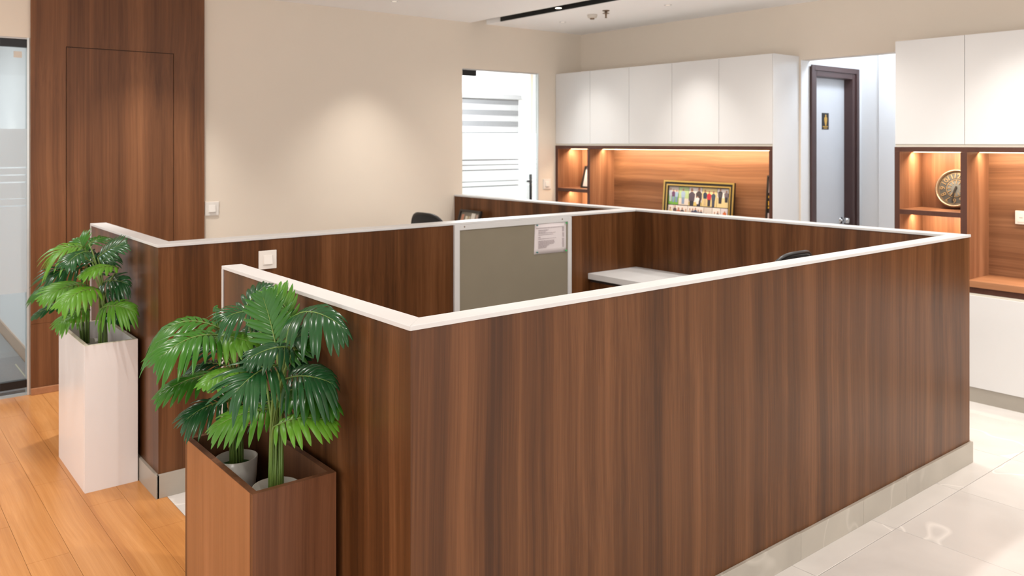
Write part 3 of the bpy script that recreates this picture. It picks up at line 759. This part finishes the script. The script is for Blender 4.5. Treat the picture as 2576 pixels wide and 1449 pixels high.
tag(B('end_panel', 'white_gloss', None, CXF+0.0005, XW-0.001, 3.5862, 3.5925, 0.0, 2.2698), 'tall white end panel of the left cabinets facing the corridor opening', 'panel')
def counter(y0, y1, label, front_bevel=True):
    t = thing('counter', (5.6, (y0+y1)/2, 0.71), label, 'worktop')
    B('counter_top', 'counter_wood', t, CXF-0.0, XB+0.015, y0, y1, 0.708, 0.7475, bevel=0.001)
    B('underside_rail', 'edge_band_unlit', t, CXF+0.012, XB, y0, y1, 0.670, 0.708)
    return t
counter(-0.395, 2.667, 'orange brown wood worktop under the right niche')
counter(3.593, 6.0185, 'wood worktop under the left niche')
def base_cab(y0, y1, label):
    t = thing('base_cabinet', (5.6, (y0+y1)/2, 0), label, 'cabinet', 'white base cabinets')
    B('carcass', 'white_gloss', t, CXF+0.03, XW-0.001, y0+0.0005, y1-0.0005, 0.092, 0.6695)
    B('cabinet_door', 'white_gloss', t, CXF, CXF+0.0295, y0+0.001, y1-0.001, 0.092, 0.656, bevel=0.001)
    B('grip_profile', 'cream_trim', t, CXF+0.012, CXF+0.0295, y0+0.001, y1-0.001, 0.6565, 0.6695)
    B('plinth', 'stone_skirting', t, CXF+0.004, CXF+0.03, y0, y1, 0, 0.0915)
base_cab(-0.395, 2.667, 'white base cabinet under the right worktop')
base_cab(3.593, 6.0185, 'white base cabinet under the left worktop')

# ------------------------------------------------------------------ things on the shelves
def picture_frame(name, yl, yr, z0, z1, xbot, xtop, label, bw, gold=False, cat='picture frame'):
    """frame leaning back; yl > yr; returns thing and a mapper (a,b in 0..1, depth) -> world"""
    t = thing(name, (xbot, (yl+yr)/2, z0), label, cat)
    O = Vector((xbot, yl, z0)); U = Vector((0, yr-yl, 0)); V = Vector((xtop-xbot, 0, z1-z0)); Nn = U.cross(V).normalized()
    if Nn.x > 0: Nn = -Nn
    def P(a, b_, d=0.0): return O+U*a+V*b_+Nn*d
    wv, wu = bw/V.length, bw/U.length
    def rail(a0, a1, b0, b1, d0, d1, nm, mat, par=t):
        q = [P(a0,b0,d0), P(a1,b0,d0), P(a1,b1,d0), P(a0,b1,d0)]
        return MB().extrude(q, Nn*(d1-d0)).build(nm, mat, par)
    rail(0, 1, 0, 1, -0.010, -0.002, 'backing', 'frame_black')
    for (a0, a1, b0, b1) in ((0, wu, 0, 1), (1-wu, 1, 0, 1), (wu, 1-wu, 0, wv), (wu, 1-wu, 1-wv, 1)):
        r = rail(a0, a1, b0, b1, -0.002, 0.012, 'frame_rail', 'frame_black')
    if gold:
        for (i0, i1, dd_) in ((0.0, 0.26, 0.016), (0.62, 0.85, 0.0145)):
            for (a0, a1, b0, b1) in ((wu*i0, wu*i1, wv*i0, 1-wv*i0), (1-wu*i1, 1-wu*i0, wv*i0, 1-wv*i0), (wu*i1, 1-wu*i1, wv*i0, wv*i1), (wu*i1, 1-wu*i1, 1-wv*i1, 1-wv*i0)):
                rail(a0, a1, b0, b1, 0.012, dd_, 'gold_bead', 'frame_gold')
    return t, P, rail, wu, wv
# large collage frame
zc0, zc1 = 0.749, 1.268
t, P, rail, wu, wv = picture_frame('collage_frame', 4.862, 4.118, zc0, zc1, 5.655, 5.70, 'gold and black framed photo collage leaning in the left niche', 0.052, gold=True)
skin = (0.42, 0.22, 0.14)
def photo(a0, a1, b0, b1, bgc, ground, figs):
    q = [P(a0,b0,-0.0015), P(a1,b0,-0.0015), P(a1,b1,-0.0015), P(a0,b1,-0.0015)]
    Nn = (P(0,0,1)-P(0,0,0))
    mats = [photo_col(bgc)]
    mb = MB().extrude(q, Nn*0.0012)
    def poly(pts, col, d):
        m_ = photo_col(col)
        if m_ not in mats: mats.append(m_)
        mb.extrude([P(a0+(a1-a0)*min(max(x,0),1), b0+(b1-b0)*min(max(y,0),1), d) for x, y in pts], Nn*0.0002, mats.index(m_))
    if ground: poly([(0,0),(1,0),(1,ground[0]),(0,ground[0])], ground[1], -0.0002)
    for k, (x, y0_, h, wd, c1, c2) in enumerate(figs):    # standing figure: legs, body, head
        d = 0.0001+0.0003*k
        poly([(x-wd*.32,y0_),(x+wd*.32,y0_),(x+wd*.4,y0_+h*.48),(x-wd*.4,y0_+h*.48)], c2, d)
        poly([(x-wd*.45,y0_+h*.42),(x+wd*.45,y0_+h*.42),(x+wd*.55,y0_+h*.72),(x+wd*.2,y0_+h*.82),(x-wd*.2,y0_+h*.82),(x-wd*.55,y0_+h*.72)], c1, d+0.0001)
        hr = h*.085
        poly([(x+math.cos(2*PI*j/8)*wd*.22, y0_+h*.9+math.sin(2*PI*j/8)*hr) for j in range(8)], skin, d+0.0002)
    mb.build('photo_print', mats, t)
white, cream, dk, blue, red = (0.72,0.68,0.66), (0.70,0.58,0.30), (0.03,0.03,0.045), (0.13,0.20,0.36), (0.45,0.03,0.04)
ia, ib = wu*0.92, wv*0.92
iw = 1-2*ia
def col(k): return ia+iw*k
r1b, r1t = 0.60, 1-ib
photo(col(0.003), col(.172), r1b, r1t, (0.55,0.50,0.45), (0.62,(0.16,0.40,0.06)), [(.2,.15,.75,.3,(0.45,0.5,0.6),(0.4,0.45,0.55)),(.5,.12,.72,.32,(0.12,0.05,0.12),(0.2,0.28,0.42)),(.82,.12,.70,.3,(0.3,0.42,0.6),(0.16,0.24,0.4))])
photo(col(.178), col(.345), r1b, r1t, (0.42,0.55,0.28), (0.35,(0.65,0.58,0.52)), [(.45,.05,.85,.4,(0.32,0.42,0.58),(0.22,0.3,0.45))])
photo(col(.351), col(.562), r1b, r1t, white, (0.2,(0.62,0.48,0.16)), [(.22,-.25,1.2,.46,(0.08,0.06,0.085),dk),(.78,-.2,1.2,.44,(0.06,0.045,0.05),dk),(.68,.1,.42,.26,(0.75,0.72,0.74),(0.7,0.68,0.7))])
photo(col(.568), col(.80), r1b, r1t, cream, (0.35,(0.66,0.52,0.24)), [(.2,.05,.85,.26,(0.03,0.045,0.075),(0.5,0.38,0.22)),(.48,.02,.82,.28,red,dk),(.78,0,.85,.26,(0.05,0.075,0.11),(0.04,0.05,0.085))])
photo(col(.806), col(.997), r1b, r1t, white, (0.5,(0.66,0.54,0.28)), [(.25,.2,.78,.36,(0.07,0.06,0.07),dk),(.75,.28,.62,.34,(0.14,0.11,0.13),dk)])
r2b, r2t = 0.30, 0.588
edges = [.003,.095,.33,.345,.60,.735,.865,.997]
photo(col(.003), col(.09), r2b, r2t, white, None, [(.5,.1,.8,.6,(0.6,0.5,0.25),dk)])
photo(col(.096), col(.335), r2b, r2t, white, None, [(.12,.2,.8,.22,(0.1,0.07,0.07),dk),(.38,.1,.8,.3,(0.45,0.16,0.10),dk),(.65,.15,.75,.26,(0.08,0.07,0.08),dk),(.9,.1,.75,.2,(0.5,0.3,0.2),dk)])
photo(col(.341), col(.60), r2b, r2t, white, None, [(.14,.2,.7,.2,(0.5,0.42,0.36),dk),(.32,.15,.75,.2,(0.09,0.08,0.14),dk),(.5,.2,.75,.2,(0.06,0.07,0.13),dk),(.68,.15,.7,.2,(0.10,0.12,0.2),dk),(.86,.2,.65,.2,(0.07,0.07,0.1),dk)])
photo(col(.606), col(.735), r2b, r2t, (0.62,0.58,0.55), None, [(.3,.1,.6,.4,(0.5,0.42,0.22),dk),(.75,.15,.5,.3,(0.66,0.62,0.6),dk)])
photo(col(.741), col(.865), r2b, r2t, white, None, [(.3,.1,.7,.36,(0.4,0.33,0.2),dk),(.7,.1,.75,.4,(0.06,0.055,0.07),dk)])
photo(col(.871), col(.997), r2b, r2t, (0.64,0.60,0.64), None, [(.5,.05,.8,.5,(0.12,0.12,0.16),dk),(.5,.42,.45,.4,(0.6,0.14,0.03),(0.5,0.1,0.03))])
photo(col(.003), col(.997), ib, 0.292, (0.5,0.44,0.38), None, [(.15,.1,.8,.1,blue,dk),(.35,.1,.8,.1,dk,dk),(.6,.1,.8,.1,red,dk),(.85,.1,.8,.1,blue,dk)])
# small frame on the left niche shelf
t, P, rail, wu, wv = picture_frame('picture_frame', 5.832, 5.645, 1.1625, 1.372, 5.60, 5.66, 'small black framed picture on the left niche shelf', 0.014)
t.rotation_euler = (0, 0, 0)
rail(wu, 1-wu, wv, 1-wv, -0.0019, -0.0012, 'picture', 'paper')
rail(.35, .60, .62, .80, -0.0012, -0.0008, 'print', photo_col((0.55,0.42,0.05))); rail(.42, .7, .45, .62, -0.0012, -0.0008, 'print', photo_col((0.28,0.09,0.05)))
# frame at the right end of the left niche
t, P, rail, wu, wv = picture_frame('picture_frame', 3.822, 3.63, 0.749, 1.34, 5.67, 5.715, 'framed print with yellow and black stripes at the left niche end', 0.012)
rail(wu, 1-wu, wv, 1-wv, -0.0019, -0.0012, 'picture', 'paper')
for (b0, b1, c_) in ((.50,.56,(0.02,0.02,0.02)),(.585,.60,(0.02,0.02,0.02)),(.60,.66,(0.70,0.42,0.05)),(.66,.70,(0.02,0.02,0.02)),(.70,.73,(0.70,0.42,0.05)),(.73,.77,(0.02,0.02,0.02)),(.56,.585,(0.70,0.42,0.05))):
    rail(wu, 1-wu, b0, b1, -0.0012, -0.0009, 'print', photo_col(c_))
# small frame on the back desk
t, P, rail, wu, wv = picture_frame('picture_frame', 5.862, 5.565, 0.7445, 1.022, 4.105, 4.19, 'small dark framed picture leaning on the back partition', 0.016)
rail(wu, 1-wu, wv, 1-wv, -0.0019, -0.0012, 'picture', photo_col((0.16,0.14,0.11)))
for (a0, a1, b0, b1, c_) in ((.10,.22,.45,.86,(0.45,0.20,0.12)),(.30,.52,.40,.82,(0.55,0.50,0.40)),(.56,.74,.42,.92,(0.62,0.58,0.52)),(.78,.93,.40,.88,(0.36,0.26,0.22)),(.40,.48,.70,.82,(0.6,0.45,0.15))):
    rail(a0, a1, b0, b1, -0.0012, -0.0008, 'print', photo_col(c_))
# round clock in the right niche
ck = thing('wall_clock', (5.70, 2.396, 1.163), 'round bronze clock with gold numerals on the right niche shelf', 'clock')
cc = Vector((5.712, 2.392, 1.163+0.133)); tilt = math.radians(14)
axn = Vector((-math.cos(tilt), 0, math.sin(tilt))); axu = Vector((0, -1, 0)); axv = axn.cross(axu)*1.0
if axv.z < 0: axv = -axv
RC = 0.130
def CP(r, a, d): return cc+axu*(r*math.sin(a))+axv*(r*math.cos(a))+axn*d
MB().lathe([(0,-0.012),(RC*0.97,-0.012),(RC,-0.004),(RC,0.018),(RC*0.955,0.026)], cc, axis=axn, n=64).build('clock_case', 'clock_bronze', ck, smooth=True)
MB().lathe([(RC*0.955,0.026),(RC*0.92,0.030),(RC*0.88,0.024),(RC*0.85,0.012)], cc, axis=axn, n=64).build('bezel', 'clock_rim', ck, smooth=True)
MB().lathe([(RC*0.85,0.010),(0,0.010)], cc, axis=axn, n=64).build('dial', 'clock_face', ck)
MB().lathe([(RC*0.40,0.0115),(0,0.0115)], cc, axis=axn, n=48).build('dial_centre', 'clock_centre', ck)
for r0, r1 in ((0.43, 0.455), (0.795, 0.81)):
    MB().lathe([(RC*r0,0.013),(RC*r1,0.013)], cc, axis=axn, n=64).build('ring', 'clock_gold', ck)
def bar(a, r0, r1, w_, off=0.0, d=0.0135, nm='numeral', mat='clock_gold', tilt_=0.0):
    pr_ = Vector((math.cos(a), -math.sin(a)))
    def Q(r, s_): return cc+axu*(r*math.sin(a)+s_*math.cos(a))+axv*(r*math.cos(a)-s_*math.sin(a))+axn*d
    q = [Q(RC*r0, RC*(off-w_)), Q(RC*r0, RC*(off+w_)), Q(RC*r1, RC*(off+w_+tilt_)), Q(RC*r1, RC*(off-w_+tilt_))]
    return MB().extrude(q, axn*0.001).build(nm, mat, ck)
roman = {12:'XII',1:'I',2:'II',3:'III',4:'IIII',5:'V',6:'VI',7:'VII',8:'VIII',9:'IX',10:'X',11:'XI'}
for h in range(1, 13):
    a = 2*PI*h/12
    if h % 3 != 0 or True: bar(a, 0.24, 0.43, 0.016, nm='spoke')
    # numerals in arabic digits where readable (10, 11, 12), else upright strokes
    txt = str(h)
    fc = bpy.data.curves.new('numeral', 'FONT'); fc.body = txt; fc.size = RC*0.36; fc.align_x = 'CENTER'; fc.align_y = 'CENTER'; fc.extrude = 0.0004
    fo = bpy.data.objects.new('numeral', fc); C.objects.link(fo); fo.data.materials.append(M['clock_gold'])
    p = CP(RC*0.63, a, 0.0125)
    yv = axv; xv = axu; m4 = Matrix((xv, yv, axn)).transposed().to_4x4()
    up_ = (axu*math.sin(a)+axv*math.cos(a)); rt_ = (axu*math.cos(a)-axv*math.sin(a))
    m4 = Matrix((rt_, up_, rt_.cross(up_))).transposed().to_4x4(); m4.translation = p-ck.location
    me = bpy.data.meshes.new_from_object(fo); bpy.data.objects.remove(fo)
    no = bpy.data.objects.new('numeral', me); C.objects.link(no); no.parent = ck; no.matrix_basis = m4
bar(2*PI*0.53, -0.12, 0.66, 0.035, d=0.0155, nm='minute_hand', mat='frame_black')
bar(2*PI*0.545, -0.10, 0.40, 0.05, d=0.0148, nm='hour_hand', mat='frame_black')
bar(2*PI*0.03, 0.05, 0.62, 0.035, d=0.0162, nm='minute_hand', mat='frame_black') if False else None
# wall socket in the right niche
so = thing('socket_plate', (XB-0.002, 1.98, 1.13), 'white multi socket plate on the right niche back', 'socket')
B('plate', 'switch_plastic', so, XB-0.012, XB-0.0003, 1.905, 2.055, 1.088, 1.173, bevel=0.003)
for k in range(3):
    ya = 2.040-k*0.045
    md = B('module', 'switch_plastic', so, XB-0.0145, XB-0.012, ya-0.040, ya, 1.102, 1.160, bevel=0.001)
    B('slot', 'ink', md, XB-0.0149, XB-0.0144, ya-0.030, ya-0.010, 1.127, 1.133)

# ------------------------------------------------------------------ planters
def planter(x0, x1, y0, y1, h, mat, rim, label, inner, side=None):
    t = thing('planter_box', ((x0+x1)/2, (y0+y1)/2, 0), label, 'planter', 'tall rectangular planters')
    th = 0.018
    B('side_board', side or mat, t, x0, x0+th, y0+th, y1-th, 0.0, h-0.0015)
    B('side_board', mat, t, x1-th, x1, y0+th, y1-th, 0.0, h-0.0015)
    B('front_board', mat, t, x0+0.0008, x1, y0, y0+th-0.0002, 0.0, h-0.0015)
    B('back_board', mat, t, x0, x1, y1-th+0.0002, y1, 0.0, h-0.0015)
    MB().box(x0+.0003, x0+th, y0+.0003, y1-.0003, h-0.0015, h).box(x1-th, x1-.0003, y0+.0003, y1-.0003, h-0.0015, h).box(x0+th, x1-th, y0+.0003, y0+th, h-0.0015, h).box(x0+th, x1-th, y1-th, y1-.0003, h-0.0015, h).build('rim_edge', rim, t)
    B('inner_shelf', inner, t, x0+th, x1-th, y0+th, y1-th, 0.44, 0.456)
    return t
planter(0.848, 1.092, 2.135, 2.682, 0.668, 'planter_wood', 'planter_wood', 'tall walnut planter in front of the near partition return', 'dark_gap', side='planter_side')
planter(0.868, 1.096, 4.160, 4.735, 0.672, 'white_planter', 'planter_edge', 'tall pale pinkish white planter beside the left partition return', 'white_planter')

# ------------------------------------------------------------------ artificial palms
def frond_mesh(B0, T0, up, width, arch, droop, n=10, fold=0.25, lw=1.0, mb=None):
    """pinnate leaf from B0 to T0: a rib with broad overlapping leaflets on both sides"""
    B0, T0 = Vector(B0), Vector(T0); X = T0-B0; L = X.length; X.normalize()
    up = Vector(up); Nn = (up-X*up.dot(X)).normalized(); S = Nn.cross(X)
    mb = mb or MB(); n = max(6, int(n*0.95))
    def rib(t): return B0+X*(L*t)+Nn*(arch*L*4*t*(1-t))
    def tan(t): return (X*L+Nn*(arch*L*4*(1-2*t))).normalized()
    # rib itself
    pts = [rib(k/10*0.97) for k in range(11)]
    mb.tube(pts, [0.0030-0.0022*k/10 for k in range(11)], 5, mi=1)
    for i in range(n):
        for sd_ in (-1, 1):
            t = 0.05+0.93*(i+0.25*(sd_ > 0))/(n-0.4)
            if t > 1: t = 1.0
            p0 = rib(min(t, 0.985)); d = tan(t)
            nl = (Nn-d*Nn.dot(d)).normalized(); s_ = nl.cross(d)
            prof = (0.42+0.58*math.sin(PI*min(1, (t*0.9+0.12)))) * (1.0 if t < 0.75 else 1.0-0.35*(t-0.75)/0.25)
            l = width*prof*random.uniform(0.95, 1.15)
            ang = math.radians(68-46*t+random.uniform(-4, 4))
            dr = d*math.cos(ang)+s_*(sd_*math.sin(ang))
            wv_ = max((L/n)*0.95, 0.0115)*lw*(0.9+0.2*math.sin(PI*t))
            side = dr.cross(nl)
            dz = droop*l*random.uniform(0.8, 1.2)
            rows_ = []
            for q, wq in ((0.0, 0.62), (0.25, 0.98), (0.55, 1.0), (0.80, 0.74), (0.93, 0.38), (1.0, 0.04)):
                c_ = p0+dr*(l*q)+nl*(fold*l*(q-0.0)*(1-q)) - Vector((0,0,1))*(dz*q*q)
                ww = wv_*wq*0.5
                rows_.append([c_+side*ww-nl*(ww*0.35), c_+nl*(ww*0.12), c_-side*ww-nl*(ww*0.35)])
            vs_ = [v for r in rows_ for v in r]; fs_ = []
            for k in range(5):
                for j in range(2):
                    f = (k*3+j, k*3+j+1, (k+1)*3+j+1, (k+1)*3+j)
                    fs_.append(f)
            mb.add(vs_, fs_, 0)
    return mb
def palm(px, py, pz, pot_r, pot_h, fronds, label, scale_s):
    t = thing('potted_palm', (px, py, pz), label, 'plant', 'artificial palms in white pots')
    MB().lathe([(0,0),(pot_r*0.72,0),(pot_r*0.78,0.006),(pot_r*0.95,pot_h*0.6),(pot_r,pot_h),(pot_r*0.94,pot_h),(pot_r*0.9,pot_h*0.75),(0,pot_h*0.75)], (px, py, pz), n=40).build('pot', 'pot_plastic', t, smooth=True)
    MB().lathe([(pot_r*0.905,pot_h*0.80),(pot_r*0.5,pot_h*0.83),(0,pot_h*0.84)], (px, py, pz), n=24).build('moss', 'moss', t, smooth=True)
    for k, fr in enumerate(fronds):
        b0, t0, sb, st, upv, wd, ar, dr, mt = fr[:9]
        lim = lambda u, s_: min(s_, 1.085/(0.6302+0.7764*(u-CX)/FPX))
        Bp = at(b0[0], b0[1], lim(b0[0], sb)); Tp = at(t0[0], t0[1], lim(t0[0], st))
        n = fr[9] if len(fr) > 9 else 10
        # stem from the pot to the frond base
        a = 2*PI*k/max(1, len(fronds))
        S0 = Vector((px+0.018*math.cos(a), py+0.018*math.sin(a), pz+pot_h*0.82))
        mid = S0.lerp(Vector((S0.x, S0.y, Bp.z)), 0.62); mid2 = (mid+Bp)*0.5+Vector((S0.x-Bp.x, S0.y-Bp.y, 0))*0.12+Vector((0,0,0.012))
        def bz(q):
            p01 = S0.lerp(mid, q); p12 = mid.lerp(mid2, q); p23 = mid2.lerp(Bp, q)
            return p01.lerp(p12, q).lerp(p12.lerp(p23, q), q)
        MB().tube([bz(q/9) for q in range(10)], [0.0042-0.0012*q/9 for q in range(10)], 6).build('stem', 'stem_green', t, smooth=True)
        lf = frond_mesh(Bp, Tp, upv, wd, ar, dr, n)
        lf.v = [(v[0] if v[0] < 1.06 else 1.06+0.046*(1-math.exp(-(v[0]-1.06)/0.046)), v[1], v[2]) for v in lf.v]
        o = lf.build('leaf', [mt, 'stem_green'], t, smooth=True)
    return t
UP = (0, 0, 1)
cam_n = -FW
def upmix(c, u=1.0, r=0.0):                   # leaf facing: towards the viewer c, upwards u, sideways r
    return tuple(-FW*c+Vector((0,0,u))+RT*r)
ld_, lb_, lm_ = 'leaf_deep', 'leaf_bright', 'leaf_mid'
# near planter, left pot
nl_fronds = [
 ((553,827),(385,862),2.62,2.58,upmix(.25,1),.125,.24,.55,lm_,12),
 ((556,846),(396,905),2.55,2.40,upmix(.45,.9),.115,.16,.45,lm_,12),
 ((530,852),(632,862),2.56,2.50,upmix(.5,1),.085,.10,.45,lb_,9),
 ((570,920),(466,938),2.66,2.72,upmix(.25,1),.085,.12,.45,ld_,10),
 ((556,938),(397,996),2.60,2.50,upmix(.3,1),.085,.09,.35,lm_,11),
 ((618,936),(512,968),2.52,2.36,upmix(.35,1),.075,.12,.30,lb_,10),
 ((575,1008),(466,1058),2.58,2.50,upmix(.45,.9),.095,.12,.40,ld_,10),
 ((690,1028),(536,1078),2.44,2.36,upmix(.55,.9),.085,.12,.50,lb_,11),
 ((580,905),(540,768),2.66,2.72,upmix(.6,.1,-.3),.030,.06,.05,lm_,6),
 ((560,1010),(600,960),2.68,2.74,upmix(.5,.6),.055,.05,.2,lm_,7),
 ((600,880),(655,905),2.64,2.68,upmix(.5,.6),.090,.06,.3,ld_,8),
 ((585,990),(655,1000),2.62,2.62,upmix(.5,.7),.080,.06,.3,ld_,8),
 ((560,880),(500,862),2.66,2.72,upmix(.5,.6),.105,.08,.35,ld_,9),
]
nr_fronds = [
 ((697,886),(660,742),2.40,2.46,upmix(1,.15,-.10),.095,-.05,.06,lm_,12),
 ((738,818),(690,728),2.50,2.54,upmix(.8,.5,.3),.085,.12,.12,lb_,10),
 ((733,802),(876,832),2.42,2.44,upmix(.50,.9),.120,.17,.50,ld_,12),
 ((640,790),(566,800),2.58,2.52,upmix(.5,.9),.095,.15,.45,ld_,9),
 ((610,790),(672,716),2.62,2.70,upmix(.55,.7,-.4),.085,.08,.10,ld_,8),
 ((742,876),(620,906),2.36,2.26,upmix(.55,.9),.070,.13,.35,ld_,10),
 ((712,900),(778,868),2.48,2.56,upmix(.6,.7),.080,.08,.15,lm_,8),
 ((702,918),(588,992),2.34,2.22,upmix(.8,.7,-.1),.125,.16,.35,ld_,11),
 ((716,955),(846,968),2.38,2.36,upmix(.65,.85),.115,.16,.45,ld_,11),
 ((722,985),(856,1025),2.46,2.50,upmix(.35,1),.100,.12,.45,lm_,10),
 ((688,1075),(848,1062),2.32,2.30,upmix(.40,.9),.085,.14,.45,lb_,11),
 ((690,860),(610,830),2.58,2.66,upmix(.5,.6),.095,.08,.25,ld_,9),
 ((715,880),(775,840),2.58,2.64,upmix(.6,.6,.2),.090,.08,.2,ld_,9),
 ((690,1010),(620,1030),2.54,2.56,upmix(.5,.7),.085,.1,.3,ld_,8),
 ((700,905),(640,875),2.60,2.66,upmix(.7,.5),.110,.08,.25,ld_,9),
 ((720,915),(775,905),2.56,2.58,upmix(.6,.6),.110,.08,.3,ld_,9),
 ((705,1000),(760,985),2.54,2.56,upmix(.6,.6),.085,.08,.3,ld_,8),
 ((690,850),(720,770),2.54,2.60,upmix(.9,.2,.2),.105,.06,.1,ld_,9),
]
palm(0.972, 2.575, 0.456, 0.064, 0.155, nl_fronds, 'leafy artificial palm in the walnut planter, nearer the switch plate', 2.6)
palm(0.968, 2.262, 0.456, 0.066, 0.165, nr_fronds, 'taller leafy artificial palm at the front of the walnut planter', 2.4)
# far planter
fl_fronds = [
 ((214,622),(128,655),4.12,4.05,upmix(.4,.9),.150,.22,.45,lb_,11),
 ((212,676),(118,705),4.14,4.02,upmix(.55,.8),.150,.18,.45,ld_,11),
 ((182,716),(77,745),4.20,4.15,upmix(.3,1),.100,.14,.40,lm_,11),
 ((222,718),(106,752),4.00,3.82,upmix(.6,.8),.110,.12,.25,lb_,11),
 ((165,764),(80,798),4.22,4.18,upmix(.4,.9),.060,.08,.2,ld_,6),
 ((190,772),(160,796),4.24,4.28,upmix(.5,.7),.045,.05,.2,ld_,6),
 ((214,640),(200,600),4.14,4.2,upmix(.7,.4,-.2),.10,.05,.1,lm_,8),
 ((226,779),(143,820),4.02,3.90,upmix(.45,.9),.090,.13,.40,lb_,10),
]
fr_fronds = [
 ((222,632),(166,668),3.95,3.82,upmix(.8,.6,-.1),.090,.12,.25,ld_,9),
 ((246,648),(318,612),4.02,4.10,upmix(.55,.9),.120,.08,.15,ld_,10),
 ((224,614),(274,598),4.10,4.20,upmix(.4,.9),.090,.10,.3,lm_,9),
 ((250,660),(298,642),4.10,4.20,upmix(.6,.7),.100,.08,.2,ld_,9),
 ((298,674),(203,694),3.98,3.84,upmix(.4,1),.075,.14,.35,lb_,10),
 ((256,712),(326,716),4.02,4.05,upmix(.55,.85),.120,.14,.35,ld_,10),
 ((258,742),(310,742),4.05,4.08,upmix(.5,.8),.085,.1,.35,ld_,9),
 ((248,726),(152,768),3.88,3.70,upmix(.7,.75),.105,.13,.40,lb_,10),
 ((252,777),(343,786),3.92,3.88,upmix(.55,.85),.125,.16,.45,lb_,12),
 ((270,786),(334,806),4.02,4.0,upmix(.3,1),.075,.08,.35,ld_,8),
 ((232,660),(190,640),4.12,4.2,upmix(.6,.6),.11,.06,.2,ld_,8),
 ((235,690),(262,655),4.15,4.2,upmix(.6,.5,.2),.11,.06,.15,ld_,8),
]
palm(0.955, 4.57, 0.456, 0.064, 0.150, fl_fronds, 'leafy artificial palm at the back of the pale planter', 4.2)
palm(0.985, 4.34, 0.456, 0.066, 0.140, fr_fronds, 'leafy artificial palm at the front of the pale planter', 4.0)
